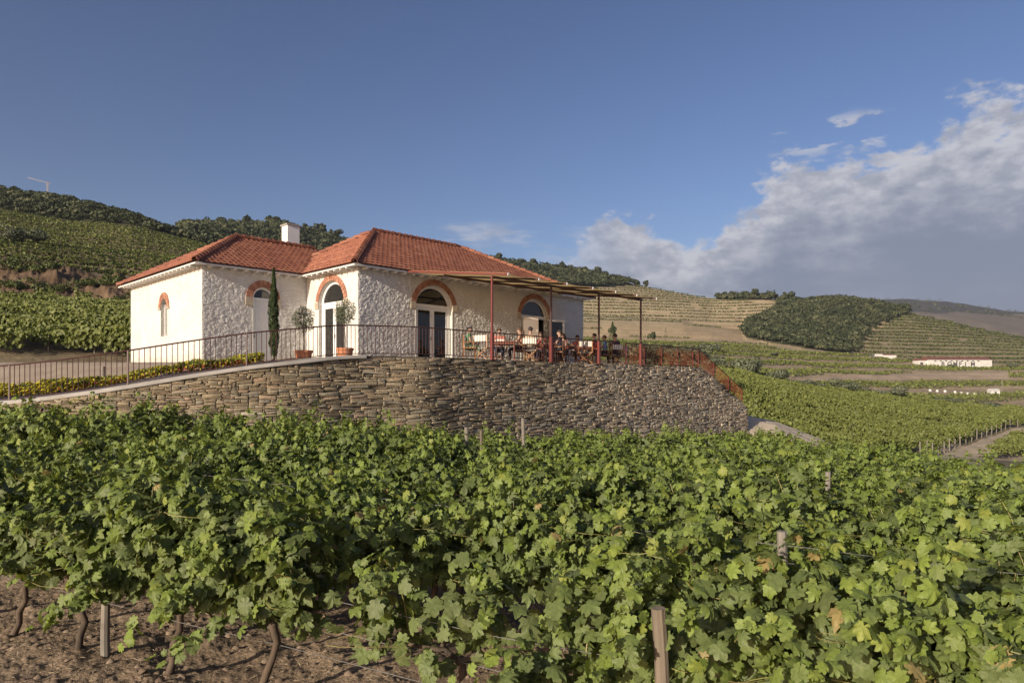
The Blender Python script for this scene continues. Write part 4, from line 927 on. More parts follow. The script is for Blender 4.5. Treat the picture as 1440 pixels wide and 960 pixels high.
for k in range(0, 26):
    d = D0+DSP*k
    for j in range(-60, 60):
        a = j*VSP+0.31*k+r.uniform(-0.08, 0.08); p = RN*d+RD*a; X, Y = p
        if Y < 1.5: continue
        px = CX+FPX*X/Y
        marg = 1.0/Y*960
        if px < -marg or px > 1440+marg: continue
        lim = np.interp(px, PX, FY[1])
        if Y > lim+3.5: continue
        dd_, aa_, ss_ = poly_dist(np.array([X]), np.array([Y]), WPOLY)
        if ss_[0] > 0 or dd_[0] < (1.15 if px < 620 else 2.2): 
            if X < 13: continue
        if X > 12.6 and Y > 33.5: continue
        if X > 0 and Y > 37: continue
        if k == 0 and 415 < px < 790: continue
        vines.append((k, j, X, Y, px))
for px in (590,):
    s_ = (px-CX)/FPX; Y = D0/(RN[1]+RN[0]*s_); vines.append((0, 999, s_*Y, Y, px))
vines.sort(key=lambda q: q[3])
print('VINES', len(vines), [round(q[4]) for q in sorted(vines, key=lambda q: q[4]) if q[0] == 0])
VL_NEAR = ['grapevine of the nearest row, {}']
# a flat list of things that set the nearest vines apart
front = [q for q in vines if q[0] == 0]; front.sort(key=lambda q: q[4])
spots = {}
for n_, q in enumerate(front):
    px = q[4]
    if px < 90: s = 'at the left edge of the photo with its leaning trunk bare below the leaves'
    elif px < 190: s = 'next to the short grey wooden stake near the left, leaves hanging over brown soil'
    elif px < 300: s = 'with a dark twisted trunk just right of the left wooden stake'
    elif px < 400: s = 'with thick low-hanging leaves left of the bare patch of wires'
    elif px < 520: s = 'whose leaves reach the lower edge of the photo left of the bare wires'
    elif px < 640: s = 'thin and sparse above three bare trellis wires'
    elif px < 760: s = 'with large grey-green leaves right beside the bare trellis wires'
    elif px < 880: s = 'between the bare wires and the leaning brown post'
    elif px < 1000: s = 'around the leaning brown post at the lower edge'
    elif px < 1120: s = 'directly right of the leaning brown post'
    elif px < 1260: s = 'at the lower edge with curling yellow tendrils'
    else: s = 'in the lower right corner with the largest leaves'
    spots[(q[0], q[1])] = s
cnt = {}
for s in spots.values(): cnt[s] = cnt.get(s, 0)+1
for n_, (k, j, X, Y, px) in enumerate(vines[:292]):
    pr = PROTO[r.randrange(len(PROTO))]; sparse = (j == 999)
    if sparse: pr = SPARSE
    sc = r.uniform(0.93, 1.10)*(1.04 if k > 1 else 1.0); z = float(tz(np.array([X]), np.array([Y]))[0]); yaw = RYAW+(math.pi if r.random() < 0.5 else 0)+r.uniform(-0.07, 0.07)
    if k < 3:
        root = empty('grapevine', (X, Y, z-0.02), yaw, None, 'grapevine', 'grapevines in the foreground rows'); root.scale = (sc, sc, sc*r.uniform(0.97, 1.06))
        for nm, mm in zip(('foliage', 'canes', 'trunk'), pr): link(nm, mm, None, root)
        o = root
        s = spots.get((k, j))
        if s and cnt[s] == 1: o['label'] = 'grapevine of the nearest row '+s
        elif s: o['label'] = 'one of the grapevines of the nearest row '+s
        else: o['label'] = 'leafy grapevine in the '+('second' if k == 1 else 'third')+' row from the camera'
        o['label'] = ' '.join(o['label'].split()[:16])
    else:
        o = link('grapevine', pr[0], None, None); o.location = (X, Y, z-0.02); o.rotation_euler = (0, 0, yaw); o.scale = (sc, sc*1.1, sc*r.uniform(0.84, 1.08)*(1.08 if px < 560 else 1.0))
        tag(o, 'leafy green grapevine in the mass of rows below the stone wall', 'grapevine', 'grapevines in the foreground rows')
# weathered posts and wires of the nearest rows
def post(px, row_d, h, lean, label, mat=None, rad=0.045, wires=()):
    s = (px-CX)/FPX; Y = row_d/(RN[1]+RN[0]*s); X = s*Y; z = float(tz(np.array([X]), np.array([Y]))[0])
    mb = MB(); n = 7; rr = random.Random(int(px))
    mb.tube([(lean[0]*k/n*h+rr.uniform(-0.004, 0.004), lean[1]*k/n*h, -0.3+(h+0.3)*k/n) for k in range(n+1)], [rad*(1.05-0.02*k+rr.uniform(-0.03, 0.03)) for k in range(n+1)], 9)
    o = mb.build('wooden_post', mat or M['postwood']); o.location = (X, Y, z); tag(o, label, 'post', 'trellis posts in the foreground vines'); return o
post(147, D0, 0.80, (0.02, 0), 'short grey wooden stake on brown soil near the lower left corner', M['greypost'], 0.04)
post(948, D0-0.42, 1.50, (-0.06, 0.0), 'weathered brown post leaning at the bottom centre right of the photo')
post(1100, D0+DSP*1, 1.62, (0.0, 0), 'grey post top poking out of the leaves, lower left of a close pair', M['greypost'])
post(1122, D0+DSP*2, 1.72, (0.0, 0), 'grey post top just behind and right of another in the vines', M['greypost'])
post(1163, D0+DSP*4, 1.75, (0.01, 0), 'short far post top among the leaves below the terrace end', M['greypost'])
post(738, D0+DSP*6, 2.3, (-0.02, 0), 'pale thin post standing above the vines below the middle of the wall', M['greypost'], 0.05)
post(656, D0+DSP*4, 2.1, (0.0, 0), 'thin pale post among vines left of the middle of the wall', M['greypost'], 0.045)
post(674, D0+DSP*4, 2.05, (0.02, 0), 'thin reddish post among vines beside a paler one', M['postwood'], 0.03)
post(145, D0+DSP*5, 2.2, (0.0, 0), 'short grey post top standing against the low left part of the stone wall', M['greypost'], 0.06)
for k, zz in ((0, 0.52), (0, 0.74), (0, 0.98), (1, 1.35), (1, 1.5)):
    d = D0+DSP*k; pts = []
    for a in np.arange(-7, 16, 1.0):
        p = RN*d+RD*a
        if p[1] < 1: continue
        z = float(g_fg(p[0], p[1])); pts.append((p[0], p[1], z+zz+0.012*math.sin(a*2.1+k)))
    w_ = MB().tube(pts, 0.0028, 5, caps=False).build('trellis_wire', M['wire'])
    nm = {0.52: 'lowest bare trellis wire crossing the gap in the nearest vine row', 0.74: 'middle bare trellis wire crossing the gap in the nearest vine row', 0.98: 'upper trellis wire of the nearest row, running through the leaves and sparse vine',
          1.35: 'lower steel wire glimpsed in a dark gap of the second vine row', 1.5: 'upper steel wire glimpsed in a dark gap of the second vine row'}[zz]
    tag(w_, nm, 'wire', 'trellis wires')
# straw and clods on the soil
n = 9000; ys_ = 3.2+6*rng.random(n); xs_ = (rng.random(n)*1.0-0.78)*ys_; zs_ = tz(xs_, ys_); keep = xs_ > -9
sp = SIMPLE*np.array([0.25, 2.2, 1]); lit_ = cloud_mesh('straw_litter', np.stack([xs_, ys_, zs_+0.006], -1), np.stack([rng.normal(size=n)*0.3, rng.normal(size=n)*0.3, np.ones(n)], -1), 0.012+0.022*rng.random(n), rng.random(n), sp, SIMPLE_F)
lo = link('straw_litter', lit_, foliage('straw', [(0, (0.20, 0.15, 0.10)), (0.5, (0.40, 0.31, 0.20)), (1, (0.52, 0.43, 0.30))], 0, 0.9)); tag(lo, 'dry straw and leaf litter scattered over the brown soil', 'litter', kind='stuff')
ROCK = np.array([(0, 0, 0.5), (0.6, 0, 0), (0.2, 0.5, 0.05), (-0.45, 0.35, 0), (-0.5, -0.3, 0.1), (0.2, -0.5, 0)], float); ROCK_F = np.array([(0, 1, 2), (0, 2, 3), (0, 3, 4), (0, 4, 5), (0, 5, 1)])
n = 3500; ys_ = 3.2+7*rng.random(n); xs_ = (rng.random(n)*1.0-0.78)*ys_; zs_ = tz(xs_, ys_)
cl = cloud_mesh('soil_clods', np.stack([xs_, ys_, zs_-0.006], -1), np.stack([rng.normal(size=n)*0.2, rng.normal(size=n)*0.2, np.ones(n)], -1), 0.02+0.07*rng.random(n)**3, rng.random(n), ROCK, ROCK_F)
lo = link('soil_clods', cl, foliage('clods', [(0, (0.20, 0.14, 0.095)), (1, (0.33, 0.245, 0.17))], 0, 0.95)); tag(lo, 'small clods and stones strewn over the bare soil', 'clods', kind='stuff')

# ------------------------------------------------------------------ vineyards further off
def field_rows(name, label, sampler, ang_, spacing, n, size, h0, h1, wid, mat, tmpl=SIMPLE, tf=SIMPLE_F, gaps=0.0, seed=1):
    X, Y = sampler(n); rr = np.random.default_rng(seed); n = len(X)
    nx, ny = -math.sin(ang_), math.cos(ang_); ax, ay = math.cos(ang_), math.sin(ang_)
    q = (X*nx+Y*ny)/spacing; a = X*ax+Y*ay; row = np.round(q); off = rr.normal(size=n)*wid
    lowf = vnoise(a*0.9, row*3.3, 5); hh = h0+(h1-h0)*np.sqrt(rr.random(n))*(0.72+0.45*lowf)
    X = ax*a+nx*(row*spacing+off); Y = ay*a+ny*(row*spacing+off); z = tz(X, Y)+hh
    N_ = np.stack([rr.normal(size=n)*0.6+nx*np.sign(off), rr.normal(size=n)*0.6+ny*np.sign(off), 0.6+rr.normal(size=n)*0.4], -1)
    keep = vnoise(a*0.35+9, row*1.7, 8) > gaps; X, Y, z, N_ = X[keep], Y[keep], z[keep], N_[keep]; n = len(X)
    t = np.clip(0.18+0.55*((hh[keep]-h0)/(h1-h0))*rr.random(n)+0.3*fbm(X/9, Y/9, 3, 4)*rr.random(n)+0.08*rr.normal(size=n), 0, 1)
    S_ = (size(Y) if callable(size) else size)*(0.7+0.6*rr.random(n))
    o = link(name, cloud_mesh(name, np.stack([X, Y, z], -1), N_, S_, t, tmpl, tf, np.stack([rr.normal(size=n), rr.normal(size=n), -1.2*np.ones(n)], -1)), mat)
    return tag(o, label, 'vineyard', kind='stuff')
def wedge(px0, px1, k0, k1, yb=0.0, ye=0.0, test=None):
    def s(n):
        px = px0+(px1-px0)*rng.random(n*2); fy, _ = features(px); a = fy[k0]+yb; b = fy[k1]+ye
        Y = np.sqrt(a*a+(b*b-a*a)*rng.random(n*2)); X = (px-CX)/FPX*Y
        w_ = rng.random(n*2) < (b*b-a*a)/np.max(b*b-a*a); X, Y = X[w_][:n], Y[w_][:n]
        if test is not None: k = test(X, Y); X, Y = X[k], Y[k]
        return X, Y
    return s
def off_path(X, Y):
    d, a, s = poly_dist(X, Y, PATHPTS); return (d > 2.3) & ~((X < 21) & (Y < 46) & (X > 11)) & ((CX+FPX*X/Y < 1225) | (Y > np.interp(CX+FPX*X/Y, PX, FY[2])-3)) & (fbm(X/7, Y/7, 3, 44) < 0.64) & (vnoise(X/1.7, Y/1.7, 45) > 0.12)
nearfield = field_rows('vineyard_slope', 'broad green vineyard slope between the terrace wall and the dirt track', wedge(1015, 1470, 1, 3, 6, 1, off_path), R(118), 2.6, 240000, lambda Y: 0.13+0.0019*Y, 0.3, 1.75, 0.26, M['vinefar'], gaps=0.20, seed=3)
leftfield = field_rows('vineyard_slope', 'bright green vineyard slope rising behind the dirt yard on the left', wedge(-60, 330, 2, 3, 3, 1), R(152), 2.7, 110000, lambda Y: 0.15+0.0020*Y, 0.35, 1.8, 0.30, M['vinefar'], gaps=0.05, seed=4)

def contour_rows(name, label, cls, dz, px0, px1, ya, yb, per, size, height, mat, tmpl=DIAM, tf=DIAM_F, gap=0.2, phase=0.25, band=None, seed=1):
    """hedge-like vine rows following the slope's level lines, standing on the treads"""
    rr = np.random.default_rng(seed); cols = np.where((pxs >= px0) & (pxs <= px1))[0]; rows = np.where((ys >= ya) & (ys <= yb))[0]
    sub = np.ix_(rows, cols); Z = GZ0[sub]; X = GX[sub]; Y = GY[sub]; ok_ = (GC[sub] == cls)
    w_ = 0.35*(fbm(X/40, Y/40, 3, 5)-0.5)*4; q = (Z+w_)/dz-phase
    f0 = np.floor(q[:-1]); f1 = np.floor(q[1:]); cr = (f0 != f1) & ok_[:-1] & ok_[1:]
    i, j = np.where(cr); t = (np.maximum(f0, f1)[i, j]-q[i, j])/(q[i+1, j]-q[i, j]); xx = X[i, j]+(X[i+1, j]-X[i, j])*t; yy = Y[i, j]+(Y[i+1, j]-Y[i, j])*t
    lev = np.maximum(f0, f1)[i, j]
    keep = vnoise(xx*0.06, lev*5.1+0*xx, 3) > gap
    if band is not None: keep &= band(xx, yy, lev)
    xx, yy, lev = xx[keep], yy[keep], lev[keep]
    xx = np.repeat(xx, per); yy = np.repeat(yy, per); n = len(xx); cw = yy*0.002
    xx = xx+rr.normal(size=n)*0.5*np.maximum(cw, 0.3); yy = yy+rr.normal(size=n)*0.35
    keep = np.ones(n, bool)
    z = tz(xx, yy)+height*(0.25+0.75*rr.random(n)); S_ = (size(yy) if callable(size) else size)*(0.6+0.8*rr.random(n))
    N_ = np.stack([rr.normal(size=n)*0.6, rr.normal(size=n)*0.6-0.3, 0.6+rr.normal(size=n)*0.4], -1)
    t = np.clip(0.25+0.45*rr.random(n)+0.3*(fbm(xx/14, yy/14, 3, 4)-0.3), 0, 1)
    print(name, n)
    o = link(name, cloud_mesh(name, np.stack([xx, yy, z], -1), N_, S_, t, tmpl, tf), mat)
    return tag(o, label, 'vineyard', kind='stuff')
contour_rows('terraced_vines', 'rows of dark green vines on the terraced hill behind the house on the left', 1, 1.9, -100, 480, 84, 300, 7, lambda y: 0.26+0.0009*y, 1.0, M['vinefar'], gap=0.06, phase=0.3, seed=1)
contour_rows('terraced_vines', 'thin green vine lines on the pale tan terraced hill beyond the pergola', 4, 3.8, 640, 1110, 400, 800, 4, lambda y: 0.0021*y, 1.3, M['vinehill'], gap=0.12, phase=0.3, seed=3, band=lambda x, y, l: (lambda p: (p[1] < 452) | (vnoise(x*0.02, l*3.0, 6) > 0.75))(pxpy(x, y, tz_raw(x, y))))
contour_rows('terraced_vines', 'green striped vine terraces on the hill behind the far white buildings', 11, 3.6, 1080, 1500, 400, 800, 5, lambda y: 0.0025*y, 1.6, M['vinehill'], gap=0.06, phase=0.22, seed=4)
contour_rows('terraced_vines', 'denser lower rows of the green terraces behind the far white buildings', 11, 3.6, 1080, 1500, 400, 800, 2, lambda y: 0.0018*y, 1.2, M['vinehill'], gap=0.5, phase=0.55, seed=5)
# valley strips: several rows side by side, then a bare bank
def vband(x, y, l): return (np.mod(l+np.floor(4*fbm(x/160, y/160, 2, 6)), 15) < 8.0)
def valley(x, y, l):
    px, py = pxpy(x, y, tz_raw(x, y)); w_ = 7*(fbm(px/50, y/50, 3, 77)-0.5); road_ = (np.abs(py-(531+w_*0.4-(px-1200)*0.022)) < 5.5) & (px > 1110) & (px < 1420)
    low_r = (py > 538) & (px > 1000)
    return vband(x, y, l) & ~road_
contour_rows('valley_vineyard', 'green curving strips of vines on the valley floor terraces', 5, 0.30, 800, 1480, 190, 460, 2, lambda y: 0.30+0.0020*y, 1.1, M['vinefar'], gap=0.04, phase=0.2, band=valley, seed=6)

# posts at the ends of the left rows and along the dirt track
def stake(name, X, Y, h, rad, mat, label, group, lean=(0, 0)):
    z = float(tz(np.array([X]), np.array([Y]))[0]) if Y > 46 else float(tz(np.array([X]), np.array([Y]))[0])
    o = MB().tube([(0, 0, -0.4), (lean[0]*h*0.5, lean[1]*h*0.5, h*0.5), (lean[0]*h, lean[1]*h, h)], [rad, rad*0.97, rad*0.93], 7).build(name, mat)
    o.location = (X, Y, z); return tag(o, label, 'post', group)
for px, Y, h, ln in ((-30, 44, 1.8, 0), (8, 43, 1.7, 0.06), (68, 42.5, 1.6, 0.04), (133, 42, 1.75, 0.0), (93, 47, 1.5, -0.02), (155, 46, 1.3, 0.1), (172, 43, 1.5, 0.02), (110, 44, 1.1, 0.25)):
    stake('row_end_post', (px-CX)/FPX*Y, Y, h, 0.05, M['greypost'], {133: 'tallest pale post at the end of the left vine rows by the yard', 8: 'leaning row end post by the dirt yard at the left edge', 68: 'row end post with vines either side, second from the left edge of the photo', 110: 'short brace post slanting against the vines of the left field'}.get(px, 'grey post among the row ends above the dirt yard'), 'row end posts by the yard', (ln, 0))
npth = 24; acc = 0
for i in range(npth):
    t = i/(npth-1)*4.4+0.75; k = min(int(t), 5); f = t-k; x = PATHPTS[k][0]*(1-f)+PATHPTS[k+1][0]*f; y = PATHPTS[k][1]*(1-f)+PATHPTS[k+1][1]*f
    dx = PATHPTS[k+1][0]-PATHPTS[k][0]; dy = PATHPTS[k+1][1]-PATHPTS[k][1]; Ld = math.hypot(dx, dy); x -= dy/Ld*2.1; y += dx/Ld*2.1
    stake('track_post', x, y, random.uniform(1.35, 1.75), 0.075, M['greypost'], 'pale wooden post in the line along the dirt track', 'posts along the dirt track', (random.uniform(-0.05, 0.05), 0))

# ------------------------------------------------------------------ trees and shrubs
def crown_cloud(seed, rx, rz, n, size, mat, name='crown', lumps=7, zc=1.0, tmpl=SIMPLE, tf=SIMPLE_F):
    r_ = np.random.default_rng(seed); c = r_.normal(size=(lumps, 3))*np.array([rx*0.45, rx*0.45, rz*0.35]); rad = (0.45+0.35*r_.random(lumps))
    k = r_.integers(0, lumps, n); d = unit(r_.normal(size=(n, 3))); p = c[k]+d*np.array([rx, rx, rz])*(rad[k]*(0.75+0.3*r_.random(n)))[:, None]*0.85
    p[:, 2] += zc; t = np.clip(0.15+0.5*r_.random(n)+0.3*(k/lumps-0.3), 0, 1)
    v, f, tt = leafcloud(p, unit(d+r_.normal(size=(n, 3))*0.4), r_.normal(size=(n, 3)), size*(0.6+0.8*r_.random(n)), t, tmpl, tf)
    me = npmesh(name, v, f, tint=tt); me.materials.append(mat); return me
def trunk_mesh(h, rad, seed, limbs=3, mat=None):
    r_ = random.Random(seed); mb = MB(); mb.tube([(0, 0, -0.3), (0.05, 0.02, h*0.5), (0.0, 0.05, h)], [rad*1.2, rad*0.85, rad*0.6], 7)
    for i in range(limbs):
        a = r_.uniform(0, 6.28); mb.tube([(0, 0, h*0.75), (math.cos(a)*h*0.3, math.sin(a)*h*0.3, h*1.25), (math.cos(a)*h*0.45, math.sin(a)*h*0.45, h*1.7)], [rad*0.5, rad*0.35, rad*0.15], 5)
    o = mb.build('trunk', mat or M['bark'], smooth=True); m = o.data; bpy.data.objects.remove(o); return m
def tree(name, px, Y, H, crown, trunk, label, cat='tree', group=None, sx_=1.0, zoff=0.0, yz_=None):
    X = (px-CX)/FPX*Y; z = float(tz(np.array([X]), np.array([Y]))[0]) if yz_ is None else (HZ-yz_)*Y/FPX
    o = empty(name, (X, Y, z+zoff), random.uniform(0, 6.28), label, cat, group); o.scale = (H*sx_, H*sx_, H)
    link('crown', crown, None, o)
    if trunk is not None: link('trunk', trunk, None, o)
    return o
OLV = [crown_cloud(50+i, 0.62, 0.42, 1500, 0.075, M['olive'], lumps=9, zc=0.56) for i in range(3)]; OTR = trunk_mesh(0.3, 0.05, 4)
WDC = [crown_cloud(70+i, 0.42, 0.40, 260, 0.16, M['wood'], lumps=6, zc=0.58) for i in range(5)]; WTR = trunk_mesh(0.35, 0.035, 5)
# olives along the brow of the near field
for i, (px, dY, H, sx_, lb) in enumerate(((1056, -4, 6.0, 1.0, 'large round grey-green olive tree on the field brow right of the railing'), (1092, -3, 4.6, 0.95, 'smaller round olive tree beside the large one on the field brow'), (998, -10, 4.0, 1.2, 'grey-green bush just behind the end of the terrace railing'),
        (1133, -2, 3.2, 1.2, 'low grey bush on the brow right of the two round olives'), (1147, -2, 2.8, 1.3, 'dark low bush in the gap of the field brow'), (1184, -2, 3.4, 1.6, 'wide low grey-green bush in the middle of the field brow'), (1203, -2, 3.2, 1.2, 'rounded end of a wide bush on the field brow'), (1226, -2, 3.0, 1.4, 'low bush right of the wide one on the field brow'),
        (1258, -2, 3.1, 1.8, 'flat spreading bush on the right half of the field brow'), (1322, -2, 2.9, 2.0, 'flat bush on the brow above the line of track posts'), (1378, -2, 2.9, 1.8, 'rightmost flat bush on the field brow'))):
    Y = float(np.interp(px, PX, FY[3]))+dY; tree('olive_tree' if i < 3 else 'bush', px, Y, H, OLV[i % 3], OTR, lb, 'tree' if i < 2 else 'bush', 'olives and bushes on the brow of the field', sx_, zoff=-0.2)
for px, y_, Y, H, sx_, nm, lb in ((30, 352, 120, 4.6, 1.0, 'olive_tree', 'pale round olive tree alone on the left hill terraces'), (890, 492, 210, 4, 0.8, 'small_tree', 'small dark tree on the tan ground between pergola posts'), (917, 478, 380, 7.5, 0.75, 'small_tree', 'dark small tree at the foot of the tan hill'),
        (998, 486, 300, 5.5, 1.4, 'bush', 'round dark bush in the valley behind the railing corner'), (862, 470, 430, 8, 0.9, 'small_tree', 'grey tree beside the thin cypress beyond the terrace'), (1338, 517, 395, 3.2, 1.2, 'bush', 'dark bush against the wall of the long white building'), (1328, 512, 408, 5.5, 0.8, 'small_tree', 'dark round tree hiding the first letter on the white building'),
        (1383, 513, 405, 3.6, 1.2, 'bush', 'small dark bush at the right end of the white building'), (1424, 516, 400, 5, 1.0, 'bush', 'grey bush by the road right of the white building'), (1089, 512, 330, 3.0, 1.2, 'bush', 'small bush between valley vine strips')):
    tree(nm, px, Y, H, OLV[1] if nm != 'small_tree' else WDC[1], OTR, lb, 'tree' if 'tree' in nm else 'bush', None, sx_, zoff=-0.2)
for px, Y, H, sx_, lb in ((905, 62, 2.3, 1.4, 'reddish brown bush seen through the mesh railing'), (925, 70, 2.4, 1.7, 'wide bush behind the mesh railing'), (947, 66, 2.2, 1.5, 'dry bush behind the middle of the mesh railing'), (965, 74, 2.4, 1.5, 'rounded bush behind the mesh railing near its corner')):
    tree('dry_bush', px, Y, H, OLV[0], OTR, lb, 'bush', 'bushes behind the mesh railing', sx_, yz_=514)
# individual trees standing out on the skyline
r = random.Random(5); nt_ = 0
for px, y_ in [(a, None) for a in (2, 14, 27, 38, 47, 55, 66, 78, 90, 104, 118, 128, 139, 150, 163, 176, 188, 199, 209, 218, 228)]:
    fy, fz = features(np.array([float(px)])); tree('hilltop_tree', px+r.uniform(-3, 3), float(fy[7, 0])-r.uniform(0, 5), r.uniform(2.8, 4.8), WDC[nt_ % 5], WTR, 'dark evergreen on the skyline of the left wooded hill', 'tree', 'trees on the left skyline', zoff=-0.8); nt_ += 1
for px in (281, 288, 300, 312, 326, 338, 352, 365, 380, 392, 432, 446, 460, 476, 700, 716, 730, 742, 754, 766, 779, 792, 806, 822, 838, 852, 866, 880, 894, 906, 1016, 1026, 1036, 1048, 1060, 1072, 1083, 1098, 1112, 1250, 1262, 1272):
    fy, fz = features(np.array([float(px)])); H = r.uniform(7, 12); tree('ridge_tree', px+r.uniform(-3, 3), float(fy[8, 0])-r.uniform(0, 10), H, WDC[nt_ % 5], WTR, 'dark tree on the wooded skyline beyond the house' if px < 700 else 'dark tree on the far skyline right of the house', 'tree', 'trees on the far skyline', zoff=-1.5); nt_ += 1
# woods that read as one mass
def woods(name, label, px0, px1, ya, yb, n, H, per, size, seed, mat=None):
    rr = np.random.default_rng(seed); px = px0+(px1-px0)*rr.random(n*6); Y = np.sqrt(ya**2+(yb**2-ya**2)*rr.random(n*6)); X = (px-CX)/FPX*Y; zr = tz_raw(X, Y); k = cover(X, Y, zr) == 2
    k &= vnoise(X/14, Y/14, 12) > 0.10
    X, Y = X[k][:n], Y[k][:n]; m = len(X); z = tz(X, Y); h = H*(0.55+0.8*rr.random(m)); print(name, m)
    c = np.repeat(np.stack([X, Y, z+h*0.40], -1), per, 0); hh = np.repeat(h, per); d = unit(rr.normal(size=(m*per, 3))); d[:, 2] = np.abs(d[:, 2])*0.9-0.15
    p = c+d*hh[:, None]*np.array([0.62, 0.62, 0.55])*(0.7+0.4*rr.random((m*per, 1))); tr_ = np.repeat(rr.random(m), per)
    t = np.clip(0.05+0.25*rr.random(m*per)+0.75*tr_**1.5, 0, 1)
    o = link(name, cloud_mesh(name, p, unit(d+rr.normal(size=d.shape)*0.35), size*hh*(0.6+0.8*rr.random(m*per)), t, SIMPLE, SIMPLE_F), mat or M['wood']); return tag(o, label, 'wood', kind='stuff')
woods('woodland', 'dark scrubby wood along the top of the left hill', -80, 300, 226, 292, 800, 2.8, 55, 0.22, 1)
woods('woodland', 'dark wood on the hill showing above the house roof', 255, 640, 300, 545, 2200, 5.2, 32, 0.24, 2)
woods('woodland', 'dark wood on the ridge beyond the pergola', 640, 920, 560, 756, 1900, 6, 28, 0.24, 3)
woods('woodland', 'dark wooded hill in front of the far terraces', 1000, 1290, 430, 760, 4600, 5.0, 26, 0.24, 4)
# shrubs on the schist scarps
def scrub(cls, px0, px1, ya, yb, n, H, per, label, seed):
    rr = np.random.default_rng(seed); px = px0+(px1-px0)*rr.random(n*8); Y = ya+(yb-ya)*rr.random(n*8); X = (px-CX)/FPX*Y; k = (cover(X, Y, tz_raw(X, Y)) == cls) & (vnoise(X/6, tz_raw(X, Y)*0.9, 3) > 0.52); X, Y = X[k][:n], Y[k][:n]; m = len(X); z = tz(X, Y)
    h = H*(0.4+rr.random(m)); c = np.repeat(np.stack([X, Y, z+0.1], -1), per, 0); hh = np.repeat(h, per); d = unit(rr.normal(size=(m*per, 3))); d[:, 2] = np.abs(d[:, 2])
    p = c+d*hh[:, None]*np.array([0.8, 0.8, 0.7])
    o = link('scrub', cloud_mesh('scrub', p, unit(d+rr.normal(size=d.shape)*0.4), 0.25*hh*(0.6+0.8*rr.random(m*per)), rr.random(m*per), SIMPLE, SIMPLE_F), M['vinehill'] if cls == 3 else M['wood']); tag(o, label, 'scrub', kind='stuff')
scrub(3, -80, 330, 72, 88, 800, 0.75, 34, 'green scrub dotted over the brown schist bank on the left', 5)
scrub(8, 1080, 1470, 1900, 2200, 200, 10, 20, 'dots of scrub on the farthest dark ridge', 6)

# cypress beside the house, another far beyond the terrace
def cypress(loc, H, rad, n, label, name='cypress_tree', seed=1):
    r_ = np.random.default_rng(seed); t = r_.random(n)**0.9; a = r_.uniform(0, 6.283, n); prof = rad*np.clip(np.minimum(0.55+t*2.5, (1.06-t)*1.9), 0.05, 1)*(0.75+0.5*vnoise(t*14, a*1.3, seed)); rr_ = prof*(0.6+0.45*r_.random(n))
    p = np.stack([rr_*np.cos(a), rr_*np.sin(a), 0.15+t*(H-0.15)], -1); nrm = unit(np.stack([np.cos(a), np.sin(a), 0.5+0*a], -1)+r_.normal(size=(n, 3))*0.35); tt = np.stack([np.cos(a)*0.3, np.sin(a)*0.3, np.ones(n)], -1)
    o = empty(name, loc, 0, label, 'cypress'); sp = SIMPLE*np.array([0.45, 1.6, 1]); v, f, tn = leafcloud(p, nrm, tt, 0.05*H/3.2*(0.7+0.9*r_.random(n)), np.clip(r_.random(n)*0.7+0.25*vnoise(t*9, a, 4), 0, 1), sp, SIMPLE_F)
    link('crown', npmesh('crown', v, f, tint=tn), M['cypress'], o); MB().tube([(0, 0, -0.2), (0, 0, H*0.8)], [0.05, 0.015], 6).build('trunk', M['bark'], o); return o
def on_yard(px, Y):
    X = (px-CX)/FPX*Y; z_, d_, s_, a_ = yard_z(np.array([X]), np.array([Y])); return (X, Y, float(z_[0]))
cx_, cy_, cz_ = on_yard(385, 21.6); cypress((cx_, cy_, cz_-0.03), 2.92, 0.155, 4600, 'slim dark green columnar cypress in front of the wing of the house', seed=3)
Xc = (861.5-CX)/FPX*60; cypress((Xc, 60, (HZ-500)*60/FPX), 3.0, 0.36, 1600, 'thin pointed cypress rising beyond the diners on the terrace', seed=6)
Xc = (936-CX)/FPX*330; cypress((Xc, 330, (HZ-478)*330/FPX), 6, 1.0, 500, 'tiny far cypress at the foot of the tan hill', seed=7)
# potted olive standards
def potted(px, Y, base_z, H, label, seed, crr=0.33):
    crr *= 1.2
    X = (px-CX)/FPX*Y; o = empty('potted_olive', (X, Y, base_z), 0, label, 'potted tree', 'potted olives by the arched door')
    o.scale = (0.8, 0.8, 1.0); pot = MB(); pot.lathe([(0.26, 0.0), (0.30, 0.03), (0.335, 0.25), (0.37, 0.26), (0.375, 0.33), (0.34, 0.335), (0.33, 0.29)], n=28).build('pot', M['terracotta'], o, smooth=False)
    MB().lathe([(0.0, 0.285), (0.329, 0.288), (0.0, 0.30)], n=20).build('soil', M['soilpot'], o)
    MB().tube([(0, 0, 0.25), (0.015, 0.01, 0.6), (-0.01, 0, 0.95), (0.0, 0.0, H-0.15)], [0.028, 0.022, 0.02, 0.012], 7).build('trunk', M['bark'], o)
    r_ = np.random.default_rng(seed); n = 1700; d = unit(r_.normal(size=(n, 3))); rr_ = crr*(0.35+0.75*r_.random(n)**0.6)*(0.8+0.4*vnoise(d[:, 0]*3+5, d[:, 2]*3+5, seed)); p = d*rr_[:, None]*np.array([1, 1, 0.92]); p[:, 2] += H-crr*0.55
    hang = r_.random(n) < 0.08; p[hang, 2] -= 0.25*r_.random(hang.sum())
    v, f, tn = leafcloud(p, r_.normal(size=(n, 3)), d+r_.normal(size=(n, 3))*0.6+np.array([0, 0, 0.2]), 0.075*(0.6+0.7*r_.random(n)), r_.random(n), SIMPLE*np.array([0.32, 1.0, 0.5]), SIMPLE_F)
    link('crown', npmesh('crown', v, f, tint=tn), M['olive'], o); return o
potted(427, 22.6, 0.83, 1.62, 'left potted olive standard in a wide terracotta pot beside the arched door', 1, 0.36)
potted(485, 23.0, 0.93, 1.78, 'right potted olive standard in a terracotta pot in front of the arched door', 2, 0.36)
